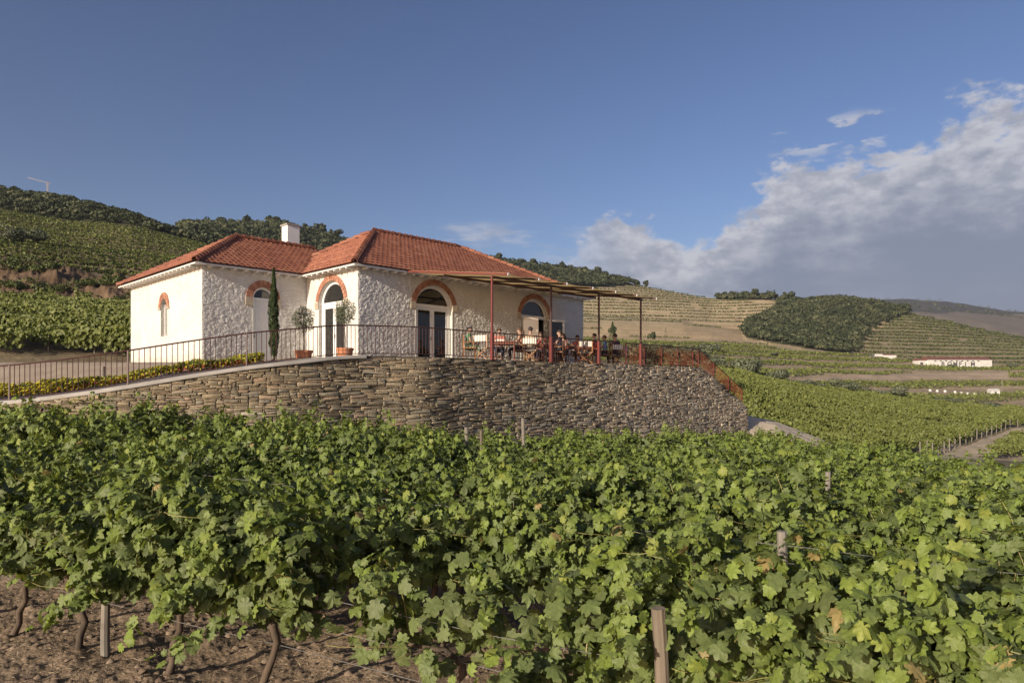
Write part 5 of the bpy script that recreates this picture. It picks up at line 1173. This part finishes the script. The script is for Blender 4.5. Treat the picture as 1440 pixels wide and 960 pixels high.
# bed of low flowering plants along the path
n = 26000; sA = 0.5+(float(WARC[np.argmin(np.abs(WD[:, 0]+6.9))])-0.5)*rng.random(n); o_ = 1.30+1.15*rng.random(n); x_, y_ = wpt(sA); nx_, ny_ = wnorm(sA); x_ = x_-nx_*o_; y_ = y_-ny_*o_; z_ = yard_z(x_, y_)[0]
clump = vnoise(x_*2.6, y_*2.6, 3); hgt = (0.12+0.28*clump)*rng.random(n)**0.5*(1-0.25*sstep(sA, 8, 17)); big_c = fbm(x_*0.9, y_*0.9, 2, 8); yel = sstep(-x_, 8.2, 12.5)
t_ = np.clip(np.where(rng.random(n) < 0.42+0.5*yel*sstep(big_c, 0.32, 0.5), 0.60+0.12*rng.random(n), np.where((hgt < 0.16) & (rng.random(n) < 0.6), 0.8+0.2*rng.random(n), 0.5*rng.random(n))), 0, 1)
lu_ = (x_-C0[0])*U[0]+(y_-C0[1])*U[1]; lv_ = (x_-C0[0])*V[0]+(y_-C0[1])*V[1]; kk = ~((lu_ > -4.45) & (lv_ > 3.9)) & ~((lu_ > -3.4) & (lv_ > 0))
bm_ = cloud_mesh('flower_bed', np.stack([x_, y_, z_+hgt], -1)[kk], np.stack([rng.normal(size=n)*0.7, -0.5+rng.normal(size=n)*0.7, 0.5+rng.random(n)], -1)[kk], (0.055+0.035*rng.random(n))[kk], t_[kk], SIMPLE*np.array([0.8, 1.3, 1]), SIMPLE_F, np.stack([rng.normal(size=n)*0.5, rng.normal(size=n)*0.5, np.ones(n)], -1)[kk])
tag(link('flower_bed', bm_, M['bed']), 'strip of low yellow-green and red shrubs between path and yard', 'flower bed', kind='stuff')
# ------------------------------------------------------------------ pergola
perg = empty('pergola', hw(2.1, -5.34, TZ), HROT, 'red steel pergola with taupe canvas roof along the terrace', 'pergola')
def pl_(u, v, z): return (u-2.1, v+5.34, z-TZ)
def rz_(v): return 4.68+(v/6.1)*0.81      # rafters fall towards the vines
for i, u in enumerate((2.1, 5.28, 8.32, 11.43)):
    m = MB(); m.box(pl_(u-0.033, -5.373, TZ-0.03), pl_(u+0.033, -5.307, rz_(-5.34)-0.07)); o = m.build('post', M['redsteel'] if i == 0 else M['darksteel'], perg, bevel=0.006)
    m = MB(); m.box(pl_(u-0.055, -5.395, TZ-0.02), pl_(u+0.055, -5.285, TZ+0.95)); m.box(pl_(u-0.09, -5.43, TZ-0.03), pl_(u+0.09, -5.25, TZ+0.0)); m.build('post_sleeve', M['redsteel'], o, bevel=0.008)
RU = (2.1, 3.69, 5.28, 6.87, 8.40, 9.93, 11.45)
for i, u in enumerate(RU):
    m = MB(); m.bar(pl_(u, -0.03, rz_(0)), pl_(u, -6.15, rz_(-6.15)), 0.04, 0.065); o = m.build('rafter', M['redsteel'] if i == 0 else M['darksteel'], perg)
    m = MB(); m.bar(pl_(u, -6.15, rz_(-6.15)), pl_(u, -6.17, rz_(-6.17)), 0.06, 0.10); m.build('end_cap', M['cap'], o)
for v, mat_ in ((-5.34, 'darksteel'), (-2.7, 'darksteel')):
    m = MB(); m.bar(pl_(2.07, v, rz_(v)-0.115), pl_(11.55, v, rz_(v)-0.09), 0.05, 0.09); m.build('beam', M[mat_], perg)
for i in range(6):
    u0, u1 = RU[i]+0.035, RU[i+1]-0.035; nu, nv = 6, 24; vs = []; fs = []
    for a in range(nv+1):
        v = -0.45-5.55*a/nv
        for b in range(nu+1):
            t = b/nu; sag = 0.06*math.sin(math.pi*t)*(1+0.3*math.sin(a*0.9+i)); vs.append(pl_(u0+(u1-u0)*t, v, rz_(v)+0.045-sag))
    for a in range(nv):
        for b in range(nu): q = a*(nu+1)+b; fs.append((q, q+1, q+nu+2, q+nu+1))
    m = MB().add(vs, fs).build('canopy_panel', M['fabric'], perg, smooth=True)
    so_ = m.modifiers.new('solid', 'SOLIDIFY'); so_.thickness = 0.006

# ------------------------------------------------------------------ railings
FOFF = 0.14
def rail_line(s): x, y = wpt(s); nx, ny = wnorm(s); return x-nx*FOFF, y-ny*FOFF, wtop(s)
rail = empty('terrace_railing', (float(wpt(12)[0]), float(wpt(12)[1]), 0), 0, 'long dark red steel railing with thin upright bars along path and terrace', 'railing')
def rp(x, y, z): return (x-rail.location[0], y-rail.location[1], z)
S_MESH = float(WARC[np.argmin(np.hypot(WD[:, 0]-hw(10.5, -5.34)[0], WD[:, 1]-hw(10.5, -5.34)[1]))])
S0 = 2.0; FH = 0.96
for nm, hh, w_ in (('top_rail', FH, 0.035), ('bottom_rail', 0.09, 0.022)):
    ss = np.arange(S0, S_MESH+0.01, 0.35); x, y, z = rail_line(ss)
    MB().tube([rp(a, b, c+hh) for a, b, c in zip(x, y, z)], w_*0.6, 6).build(nm, M['darksteel'], rail)
bals = []; posts = []
ss = np.arange(S0, S_MESH, 0.135); x, y, z = rail_line(ss)
for i, (a, b, c) in enumerate(zip(x, y, z)):
    if i % 22 == 0: MB().box((-0.018, -0.018, -0.03), (0.018, 0.018, FH+0.01)).build('post', M['darksteel'], rail).location = rp(a, b, c)
    else: bals.append((math.hypot(a, b) + (0 if -700 < a/b*960 < 720 else 50), a, b, c))
bals.sort(); bm_ = MB().tube([(0, 0, 0.09), (0, 0, FH)], 0.0105, 5).build('baluster', M['darksteel'], rail); me_b = bm_.data; bpy.data.objects.remove(bm_)
for d, a, b, c in bals[:98]:
    o = link('baluster', me_b, None, rail); o.location = rp(a, b, c)
rest = MB()
for d, a, b, c in bals[98:]: q = rp(a, b, c); rest.tube([(q[0], q[1], q[2]+0.09), (q[0], q[1], q[2]+FH)], 0.0105, 5)
ro = rest.build('baluster_run', M['darksteel'], rail); ro['kind'] = 'stuff'
# mesh-filled railing at the far end, turning down beside the steps
mesh = empty('mesh_railing', hw(10.5, -5.2, TZ), 0, 'orange-red mesh railing at the far end of the terrace, sloping down beside the steps', 'railing')
def mp(x, y, z): return (x-mesh.location[0], y-mesh.location[1], z-mesh.location[2])
sm = np.array([S_MESH+0.02+k*1.45 for k in range(0, 5)]+[S_STAIR]+[S_STAIR+k*1.62 for k in (1, 2, 3)]); sm = np.clip(sm, 0, WLEN-0.1)
mxs, mys, mzs = rail_line(sm)
for a, b, c in zip(mxs, mys, mzs): MB().box((-0.022, -0.022, -0.05), (0.022, 0.022, FH)).build('post', M['redsteel'], mesh).location = mp(a, b, c)
for hh, nm, rr_ in ((FH, 'top_rail', 0.022), (0.07, 'bottom_rail', 0.014)): MB().tube([mp(a, b, c+hh) for a, b, c in zip(mxs, mys, mzs)], rr_, 6).build(nm, M['darksteel'] if hh > 0.5 else M['redmesh'], mesh)
for i in range(len(sm)-1):
    mm_ = MB(); p0 = Vector(mp(mxs[i], mys[i], mzs[i])); p1 = Vector(mp(mxs[i+1], mys[i+1], mzs[i+1])); L_ = (p1-p0).length; n = int(L_/0.05)
    for k in range(1, n): q = p0.lerp(p1, k/n); mm_.bar(q+Vector((0, 0, 0.08)), q+Vector((0, 0, FH-0.02)), 0.006, 0.006)
    for k in range(1, 18): zz = Vector((0, 0, 0.08+k*0.05)); mm_.bar(p0+zz, p1+zz, 0.006, 0.006)
    mm_.build('mesh_panel', M['redmesh'], mesh)

# ------------------------------------------------------------------ terrace furniture (each piece its own thing)
def on_terr(px, v):
    bx, by = C0[0]+V[0]*v, C0[1]+V[1]*v; s = (px-CX)/FPX; u = (s*by-bx)/(U[0]-U[1]*s); return hw(u, v, TZ+0.006)
def chair(loc, rz, label):
    o = empty('director_chair', loc, rz, label, 'chair', 'wooden director chairs on the terrace')
    W = M['chairwood']
    for sx in (-1, 1):
        for sg in (-1, 1):       # crossed legs, front and back
            MB().bar((sx*0.21, -sg*0.26, 0.02), (sx*0.21, sg*0.26, 0.43), 0.03, 0.022, up=(1, 0, 0)).build('leg', W, o).location.x = 0.012*sg
    for sg in (-1, 1):
        MB().box((-0.24, sg*0.27-0.02, 0.0), (0.24, sg*0.27+0.02, 0.03)).build('foot_rail', W, o)
        MB().box((-0.24, sg*0.27-0.02, 0.42), (0.24, sg*0.27+0.02, 0.455)).build('seat_rail', W, o)
        MB().box((-0.26, sg*0.29-0.028, 0.64), (0.24, sg*0.29+0.028, 0.665)).build('armrest', W, o, bevel=0.005)
        MB().box((0.16, sg*0.28-0.015, 0.45), (0.195, sg*0.28+0.015, 0.64)).build('arm_post', W, o)
        MB().box((-0.235, sg*0.28-0.015, 0.45), (-0.20, sg*0.28+0.015, 0.90)).build('back_post', W, o)
    vs = [(x, y, 0.44-0.03*math.cos(y/0.25*1.57)) for x in (-0.22, 0.22) for y in (-0.25, -0.125, 0, 0.125, 0.25)]; s = MB().add(vs, [(i, i+1, i+6, i+5) for i in range(4)]).build('seat', M['canvas'], o)
    s.modifiers.new('s', 'SOLIDIFY').thickness = 0.012
    vs = [(-0.215-0.03*math.cos(y/0.27*1.57), y, z) for z in (0.68, 0.90) for y in (-0.27, -0.135, 0, 0.135, 0.27)]; s = MB().add(vs, [(i, i+1, i+6, i+5) for i in range(4)]).build('backrest', M['canvas'], o)
    s.modifiers.new('s', 'SOLIDIFY').thickness = 0.012
    return o
def table(loc, rz, lx, ly, label):
    o = empty('dining_table', loc, rz, label, 'table', 'red-brown dining tables on the terrace'); T = M['tablewood']; m = MB(); n = 7
    for i in range(n): y0 = -ly/2+i*ly/n; m.box((-lx/2, y0+0.004, 0.715), (lx/2, y0+ly/n-0.004, 0.745))
    m.build('tabletop', T, o); m = MB()
    for sg in (-1, 1): m.box((-lx/2+0.09, sg*(ly/2-0.05)-0.012, 0.63), (lx/2-0.09, sg*(ly/2-0.05)+0.012, 0.713))
    m.box((-lx/2+0.06, -ly/2+0.06, 0.632), (-lx/2+0.085, ly/2-0.06, 0.712)); m.box((lx/2-0.085, -ly/2+0.06, 0.632), (lx/2-0.06, ly/2-0.06, 0.712)); m.build('apron', T, o)
    for sx in (-1, 1):
        for sy in (-1, 1): MB().box((sx*(lx/2-0.06)-0.03, sy*(ly/2-0.06)-0.03, 0), (sx*(lx/2-0.06)+0.03, sy*(ly/2-0.06)+0.03, 0.714)).build('leg', T, o, bevel=0.004)
    return o
def bottle(loc, h, label):
    m = MB(); m.lathe([(0.034, 0), (0.037, 0.01), (0.037, h*0.58), (0.030, h*0.68), (0.014, h*0.78), (0.013, h*0.96), (0.016, h*0.965), (0.016, h)], n=12)
    o = m.build('bottle', simple('bottle_glass', (0.02, 0.03, 0.015), None, 3, 0.12), smooth=True); o.location = loc; return tag(o, label, 'bottle')
def glass(loc, label, group=None):
    g, nt, b = mat_new('clear_glass'); b.inputs['Transmission Weight'].default_value = 0.9; b.inputs['Roughness'].default_value = 0.02; b.inputs['Base Color'].default_value = (0.9, 0.9, 0.88, 1)
    o = MB().lathe([(0.032, 0), (0.033, 0.004), (0.005, 0.01), (0.004, 0.09), (0.02, 0.10), (0.037, 0.135), (0.038, 0.17), (0.031, 0.21)], n=14).build('wine_glass', g, smooth=True); o.location = loc; return tag(o, label, 'glass', group)
def plate(loc, label): o = MB().lathe([(0.06, 0), (0.075, 0.004), (0.125, 0.016), (0.122, 0.02), (0.07, 0.008), (0.0, 0.007)], n=20).build('plate', M['cap'], smooth=True); o.location = loc; return tag(o, label, 'plate')

# ------------------------------------------------------------------ people
def skin(verts, edges, rad, sub=1):
    me = bpy.data.meshes.new('tmp'); me.from_pydata(verts, edges, []); ob = bpy.data.objects.new('tmp', me); COL.objects.link(ob)
    md = ob.modifiers.new('skin', 'SKIN'); md.use_smooth_shade = True
    for i, q in enumerate(me.skin_vertices[0].data): q.radius = rad[i] if isinstance(rad[i], tuple) else (rad[i], rad[i]); q.use_root = (i == 0)
    ss_ = ob.modifiers.new('sub', 'SUBSURF'); ss_.levels = sub; ss_.render_levels = sub
    dg = bpy.context.evaluated_depsgraph_get(); m2 = bpy.data.meshes.new_from_object(ob.evaluated_get(dg)); bpy.data.objects.remove(ob); return m2
def flatm(name, c, rough=0.8): return simple(name, c, tuple(x*0.8 for x in c), 6, rough)
SKIN = flatm('skin_tone', (0.36, 0.22, 0.155), 0.55)
def person(loc, rz, label, shirt, trousers, hair, lean=0.0, arms='table', hat=None, long_hair=False, bare_arms=True, scale=1.0):
    o = empty('person', loc, rz, label, 'person'); o.scale = (scale,)*3; lx = lean
    J = [(-0.05, 0, 0.53), (-0.04+lx*0.4, 0, 0.72), (-0.02+lx*0.8, 0, 0.93), (-0.02+lx, 0, 1.05), (0.0+lx*1.1, 0, 1.12), (0.025+lx*1.15, 0, 1.20), (0.02+lx*1.15, 0, 1.29)]
    RAD = [(0.15, 0.11), (0.135, 0.10), (0.15, 0.10), (0.09, 0.07), (0.052, 0.052), (0.082, 0.088), (0.078, 0.09)]; E = [(i, i+1) for i in range(6)]
    def add(p, q, r_): J.append(p); RAD.append(r_); E.append((q, len(J)-1)); return len(J)-1
    nose = add((0.125+lx*1.15, 0, 1.215), 5, 0.014)
    for sg in (-1, 1):
        hp = add((0.0, sg*0.095, 0.50), 0, 0.088); kn = add((0.40, sg*0.12, 0.49), hp, 0.062); an = add((0.40-0.02, sg*0.12, 0.10), kn, 0.042); add((0.53, sg*0.13, 0.045), an, 0.036)
        sh = add((-0.02+lx*0.95, sg*0.175, 1.00), 2, 0.058)
        if arms == 'table': el_ = add((0.12+lx, sg*0.235, 0.78), sh, 0.042); wr = add((0.34+lx, sg*0.13, 0.79), el_, 0.029)
        elif arms == 'lap': el_ = add((0.04+lx, sg*0.25, 0.76), sh, 0.042); wr = add((0.26, sg*0.11, 0.63), el_, 0.029)
        else: el_ = add((0.16+lx, sg*0.22, 0.80), sh, 0.042); wr = add((0.25+lx, sg*0.09, 1.02), el_, 0.029)
        d = (Vector(J[wr])-Vector(J[el_])).normalized(); pm = add(tuple(Vector(J[wr])+d*0.06), wr, (0.036, 0.018)); sd_ = Vector((d.y, -d.x, 0)).normalized() if abs(d.z) < 0.95 else Vector((0, 1, 0))
        for f_, (off, ln) in enumerate(((-0.027, 0.062), (-0.009, 0.075), (0.009, 0.070), (0.026, 0.055))):
            a_ = add(tuple(Vector(J[pm])+d*ln*0.55+sd_*off), pm, 0.009); add(tuple(Vector(J[a_])+d*ln*0.5+Vector((0, 0, -0.02))), a_, 0.0075)
        add(tuple(Vector(J[wr])+d*0.055-sd_*sg*0.045+Vector((0, 0, 0.005))), wr, 0.010)
    bm2 = skin(J, E, RAD); link('body', bm2, SKIN, o)
    # clothes follow the body
    S_ = [J[0], J[1], J[2], (J[3][0], 0, 1.035)]; SR = [(0.168, 0.13), (0.155, 0.12), (0.168, 0.118), (0.095, 0.08)]; SE = [(0, 1), (1, 2), (2, 3)]; 
    for sg in (-1, 1):
        sh = Vector((-0.02+lx*0.95, sg*0.178, 1.005)); elb = Vector((0.12+lx, sg*0.235, 0.78)) if arms == 'table' else (Vector((0.04+lx, sg*0.25, 0.76)) if arms == 'lap' else Vector((0.16+lx, sg*0.22, 0.80)))
        S_.append(tuple(sh)); SR.append(0.07); SE.append((2, len(S_)-1)); S_.append(tuple(sh.lerp(elb, 0.55 if bare_arms else 1.0))); SR.append(0.056); SE.append((len(S_)-2, len(S_)-1))
    link('shirt', skin(S_, SE, SR), flatm('shirt_cloth', shirt), o)
    T_ = [(-0.05, 0, 0.52)]; TR = [(0.165, 0.125)]; TE = []
    for sg in (-1, 1):
        b_ = len(T_); T_ += [(0.0, sg*0.098, 0.505), (0.41, sg*0.12, 0.495), (0.385, sg*0.12, 0.18)]; TR += [0.10, 0.075, 0.058]; TE += [(0, b_), (b_, b_+1), (b_+1, b_+2)]
    link('trousers', skin(T_, TE, TR), flatm('trouser_cloth', trousers), o)
    for sg in (-1, 1):
        m = MB(); m.lathe([(0.0, -0.02), (0.04, -0.018), (0.045, 0.01), (0.03, 0.04), (0.0, 0.045)], (0, 0, 0), 10); s_ = m.build('shoe', flatm('shoe', (0.25, 0.22, 0.2)), o, smooth=True); s_.location = (0.46, sg*0.13, 0.025); s_.scale = (2.4, 1.0, 1.0)
        e_ = MB().lathe([(0.0, -0.009), (0.009, 0), (0.0, 0.009)], n=6).build('eye', M['letter'], o); e_.location = (0.108+lx*1.15, sg*0.034, 1.248)
    # hair: cap over the back and top of the head
    hv = []; hf = []; na, nb = 14, 8
    for i in range(nb+1):
        for k in range(na):
            a_ = 2*math.pi*k/na; b_ = math.pi*0.5-(math.pi*0.62)*i/nb*(0.55+0.45*(1-math.cos(a_))/2+(0.12 if long_hair else 0)); rr_ = 0.106+0.006*math.sin(k*2.3+i)
            hv.append((0.005+lx*1.15+rr_*1.08*math.cos(b_)*math.cos(a_), rr_*0.93*math.cos(b_)*math.sin(a_), 1.245+rr_*1.12*math.sin(b_)))
    for i in range(nb):
        for k in range(na): hf.append((i*na+k, i*na+(k+1) % na, (i+1)*na+(k+1) % na, (i+1)*na+k))
    hm = MB().add(hv, hf); 
    if long_hair: hm.tube([(-0.10+lx*1.15, 0, 1.25), (-0.13+lx*1.1, 0, 1.15), (-0.12+lx, 0, 1.02)], [0.055, 0.06, 0.03], 8)
    hm.build('hair', flatm('hair_tone', hair), o, smooth=True)
    if hat: MB().lathe([(0.0, 0.10), (0.07, 0.095), (0.10, 0.05), (0.112, 0.0), (0.16, -0.005), (0.16, 0.003), (0.0, 0.01)], (lx*1.15+0.01, 0, 1.29), 14).build('cap', flatm('cap_cloth', hat), o, smooth=True)
    return o
BK = (0.03, 0.022, 0.018); BR = (0.09, 0.05, 0.03); NV = (0.02, 0.025, 0.05)
HR = math.degrees(HROT)
# px, v, facing angle (deg, world)
def seat(px, v, rz, clabel, plabel=None, **k):
    loc = on_terr(px, v); chair(loc, R(rz), clabel)
    if plabel: person(loc, R(rz), plabel, **k)
table(on_terr(708, -4.15), R(0), 0.95, 0.85, 'square red-brown table nearest the left end of the diners, a white cloth bundle on it')
table(on_terr(768, -3.95), R(HR), 1.3, 0.85, 'middle red-brown table behind the second pergola post')
table(on_terr(812, -4.2), R(8), 1.3, 0.80, 'right red-brown table between the second and third pergola posts')
seat(660, -4.1, 2, 'director chair at the left end, holding the child in green', 'child in a green shirt and grey cap seated at the left end, facing right', shirt=(0.10, 0.22, 0.11), trousers=(0.10, 0.16, 0.09), hair=BK, hat=(0.16, 0.14, 0.14), arms='lap', scale=0.93)
seat(679, -4.45, 65, 'empty director chair with white back beside the first pergola post')
seat(702, -3.3, -88, 'director chair behind the left table, facing the camera', 'person with pale red top behind the left table, facing the camera', shirt=(0.45, 0.16, 0.12), trousers=NV, hair=BR)
seat(731, -4.15, 178, 'director chair right of the left table, under the woman facing left', 'woman with tied brown hair and bare shoulders seated in profile facing left', shirt=(0.42, 0.24, 0.16), trousers=NV, hair=BR, long_hair=True)
seat(746, -4.65, 80, 'white-backed director chair turned away, near the middle of the group', 'dark-haired person in a beige top seen from behind in the middle of the group', shirt=(0.42, 0.33, 0.22), trousers=BK, hair=BK, bare_arms=False)
seat(760, -3.15, -95, 'director chair on the house side of the middle table', 'person with red-toned top on the house side of the middle table', shirt=(0.32, 0.07, 0.06), trousers=NV, hair=BR, arms='face')
seat(785, -4.45, 170, 'director chair right of the second pergola post', 'man in a dark navy shirt with short black hair, facing left by the second post', shirt=(0.025, 0.028, 0.055), trousers=(0.03, 0.03, 0.05), hair=BK, lean=-0.05)
seat(792, -3.4, -130, 'director chair behind the man in navy', 'woman with brown hair half hidden behind the man in navy', shirt=(0.20, 0.10, 0.08), trousers=BK, hair=BR, long_hair=True)
seat(812, -3.2, -88, 'director chair behind the right table', 'person in a dark red top facing the camera behind the right table', shirt=(0.25, 0.05, 0.05), trousers=BK, hair=BK)
seat(822, -4.95, 95, 'empty honey-coloured director chair in front of the right table')
seat(836, -4.35, 165, 'director chair under the man in the dark red shirt', 'man in a dark red shirt facing left beside the third pergola post', shirt=(0.30, 0.03, 0.03), trousers=BK, hair=BK, bare_arms=False)
seat(850, -4.0, 172, 'director chair just right of the third pergola post', 'person in a light blue shirt just right of the third pergola post', shirt=(0.16, 0.34, 0.62), trousers=NV, hair=BR)
seat(865, -4.5, 110, 'director chair at the right end of the group', 'broad man in dark clothes seen from behind at the right end of the group', shirt=(0.06, 0.03, 0.04), trousers=BK, hair=BK, bare_arms=False, scale=1.04)
seat(874, -4.0, 150, 'empty director chair beyond the man in dark clothes')
def tt(px, v, dx=0.0, dy=0.0): q = on_terr(px, v); return (q[0]+dx, q[1]+dy, q[2]+0.747)
cl = MB(); cl.box((-0.2, -0.16, 0), (0.2, 0.16, 0.05)); cl.box((-0.12, -0.1, 0.05), (0.14, 0.12, 0.09)); c_ = cl.build('folded_cloth', M['canvas'], bevel=0.02); c_.location = tt(703, -4.15); tag(c_, 'white folded cloth lying on the left table', 'cloth')
bottle(tt(768, -3.95, -0.15, 0.05), 0.31, 'dark wine bottle on the middle table'); bottle(tt(816, -4.2, 0.12, 0.05), 0.31, 'dark wine bottle on the right table')
bottle(tt(765, -3.95, 0.2, 0.12), 0.24, 'shorter dark bottle on the middle table')
glass(tt(806, -4.2, -0.2, -0.1), 'stemmed glass at the left side of the right table'); glass(tt(818, -4.2, 0.3, -0.12), 'stemmed glass at the right side of the right table'); glass(tt(716, -4.15, 0.1, -0.2), 'stemmed glass on the left table')
plate(tt(810, -4.2, 0.0, -0.18), 'white plate on the right table'); plate(tt(772, -3.95, 0.05, -0.1), 'white plate on the middle table')

# ------------------------------------------------------------------ far buildings and small far things
def far_obj(px, Y, yb): return ((px-CX)/FPX*Y, Y, (HZ-yb)*Y/FPX)
x0, y0, zb = far_obj(1307, 398, 515); x1 = (1388-CX)/FPX*405; W_ = x1-x0
wh = empty('white_winery', (x0, y0, zb), R(4), 'long low white building with tiled roof and big dark letters on the valley floor', 'building')
m = MB(); m.box((0, 0, -3), (W_, 9, 4.0)); m.box((-5.5, 1.5, -3), (-0.003, 7, 3.6)); m.build('wall', M['chalk'], wh)
m = MB(); m.add([(-0.4, -0.5, 4.0), (W_+0.4, -0.5, 4.0), (W_+0.4, 4.5, 5.7), (-0.4, 4.5, 5.7), (W_+0.4, 9.5, 4.0), (-0.4, 9.5, 4.0)], [(0, 1, 2, 3), (3, 2, 4, 5), (0, 3, 5), (1, 4, 2), (0, 5, 4, 1)]); m.add([(-5.9, 1.1, 3.6), (-0.4, 1.1, 3.6), (-0.4, 4.2, 4.7), (-5.9, 4.2, 4.7), (-0.4, 7.4, 3.6), (-5.9, 7.4, 3.6)], [(0, 1, 2, 3), (3, 2, 4, 5), (0, 3, 5), (1, 4, 2), (0, 5, 4, 1)]); m.build('roof', M['fartile'], wh)
m = MB()
for i in range(9): MB().box((3+i*3.3, -0.06, 3.0), (4.2+i*3.3, 0.02, 3.5)).build('window', M['glass'], wh)
MB().box((-4.6, 1.42, -0.2), (-2.8, 1.52, 2.4)).build('doorway', M['letter'], wh)
for i, ch_ in enumerate('BOMFIM'):
    td = bpy.data.curves.new('letter', 'FONT'); td.body = ch_; td.size = 3.6; td.extrude = 0.03; td.offset = 0.09; tf_ = bpy.data.objects.new('tmp', td); COL.objects.link(tf_); mt_ = bpy.data.meshes.new_from_object(tf_.evaluated_get(bpy.context.evaluated_depsgraph_get())); bpy.data.objects.remove(tf_); mt_.materials.clear(); mt_.materials.append(M['letter']); to_ = bpy.data.objects.new('letter', mt_); COL.objects.link(to_); to_.parent = wh; to_.location = (7.2+i*3.6, -0.07, 0.25); to_.rotation_euler = (R(90), 0, 0)
x0, y0, zb = far_obj(1231, 425, 502.5)
w2 = empty('white_shed', (x0, y0, zb), R(3), 'small low white building left of the long one across the valley', 'building'); m = MB(); m.box((0, 0, -3), (13.5, 6, 1.7)); m.box((0.5, 1, 1.7), (5, 5, 2.2)); m.build('wall', M['chalk'], w2); m = MB(); m.add([(4.8, -0.4, 1.75), (13.9, -0.4, 1.75), (13.9, 6.4, 2.7), (4.8, 6.4, 2.7), (4.8, -0.4, 1.6), (13.9, -0.4, 1.6), (13.9, 6.4, 2.55), (4.8, 6.4, 2.55)], [(0, 1, 2, 3), (4, 7, 6, 5), (0, 4, 5, 1), (1, 5, 6, 2), (2, 6, 7, 3), (3, 7, 4, 0)]); m.build('roof', M['fartile'], w2); MB().box((-1.8, 0.3, 0.2), (-0.02, 3, 1.2)).build('annex', M['chalk'], w2)
x0, y0, zb = far_obj(1171, 655, 422)
w3 = empty('hilltop_house', (x0, y0, zb), 0, 'tiny cream house on top of the wooded hill', 'house'); MB().box((0, 0, -2), (10, 6, 3.0)).build('wall', M['stone_imp'], w3); m = MB(); m.add([(-0.4, -0.4, 3.0), (10.4, -0.4, 3.0), (10.4, 3, 4.4), (-0.4, 3, 4.4), (10.4, 6.4, 3.0), (-0.4, 6.4, 3.0)], [(0, 1, 2, 3), (3, 2, 4, 5), (0, 3, 5), (1, 4, 2)]); m.build('roof', M['fartile'], w3)
for dx in (2, 5, 8): MB().box((dx-0.4, -0.05, 1.0), (dx+0.4, 0.02, 2.1)).build('window', M['glass'], w3)
# white stones edging the valley road, and a little white hut
for i, px in enumerate((1308, 1318, 1329, 1343, 1352, 1361, 1370, 1379, 1388)):
    Y = 255; q = far_obj(px, Y, 0); z = float(tz(np.array([q[0]]), np.array([Y]))[0]); m = MB(); m.lathe([(0.0, -0.3), (0.36, -0.2), (0.42, 0.3), (0.3, 0.8), (0.0, 0.9)], n=7); o = m.build('white_marker_stone', M['chalk']); o.location = (q[0], Y, z); o.scale.x = 1.3; tag(o, 'white painted marker stone on the edge of the valley road', 'marker stone', 'white marker stones by the valley road')
q = far_obj(1397, 258, 0); z = float(tz(np.array([q[0]]), np.array([258.0]))[0]); hut = empty('white_hut', (q[0], 258, z), 0, 'little white hut at the right end of the row of marker stones', 'hut'); MB().box((-1.6, -1.2, -0.5), (1.6, 1.2, 2.0)).build('wall', M['chalk'], hut); MB().add([(-1.8, -1.4, 2.0), (1.8, -1.4, 2.0), (1.8, 0, 2.7), (-1.8, 0, 2.7), (1.8, 1.4, 2.0), (-1.8, 1.4, 2.0)], [(0, 1, 2, 3), (3, 2, 4, 5), (0, 3, 5), (1, 4, 2)]).build('roof', M['chalk'], hut); MB().box((-0.4, -1.26, 0), (0.4, -1.18, 1.6)).build('door', M['letter'], hut)
q = far_obj(1409, 262, 0); z = float(tz(np.array([q[0]]), np.array([262.0]))[0]); o = MB().tube([(0, 0, -0.5), (0, 0, 8)], [0.14, 0.10], 6).build('utility_pole', M['greypost']); o.location = (q[0], 262, z); tag(o, 'thin utility pole standing right of the little white hut', 'pole')
# slewing jib on the left skyline
q = far_obj(67, 288, 277); cr = empty('tower_crane', q, 0, 'thin lattice crane with a slanting jib on the left skyline', 'crane')
m = MB(); H_ = 6.3
for dx, dy in ((-0.3, -0.3), (0.3, -0.3), (0.3, 0.3), (-0.3, 0.3)): m.bar((dx, dy, -2), (dx, dy, H_), 0.09)
for k in range(7): m.bar((-0.3, -0.3, k*0.9), (0.3, -0.3, k*0.9+0.9), 0.06); m.bar((0.3, 0.3, k*0.9), (-0.3, 0.3, k*0.9+0.9), 0.06)
m.build('mast', M['darksteel'], cr)
m = MB(); a_, b_ = Vector((1.2, 0, H_-0.9)), Vector((-8.4, 0, H_+1.7))
for off in (Vector((0, -0.2, 0)), Vector((0, 0.2, 0)), Vector((0, 0, 0.35))): m.bar(a_+off, b_+off, 0.09)
for k in range(14): m.bar(a_.lerp(b_, k/14)+Vector((0, -0.2, 0)), a_.lerp(b_, (k+0.5)/14)+Vector((0, 0, 0.35)), 0.06)
m.build('jib', M['darksteel'], cr)

# ------------------------------------------------------------------ summer haze
hz = MB(); hz.box((-3200, -40, -215), (4200, 15200, 330)); ho = hz.build('haze', None); ho.data.materials.clear()
hm_ = bpy.data.materials.new('summer_haze'); hm_.use_nodes = True; hn = hm_.node_tree; hn.nodes.clear()
pv = hn.nodes.new('ShaderNodeVolumePrincipled'); pv.inputs['Color'].default_value = (0.80, 0.86, 1.0, 1); pv.inputs['Density'].default_value = 0.00009; pv.inputs['Anisotropy'].default_value = 0.2
hn.links.new(pv.outputs[0], hn.nodes.new('ShaderNodeOutputMaterial').inputs['Volume']); ho.data.materials.append(hm_)
tag(ho, 'thin blue summer haze over the valley', 'haze', kind='stuff')
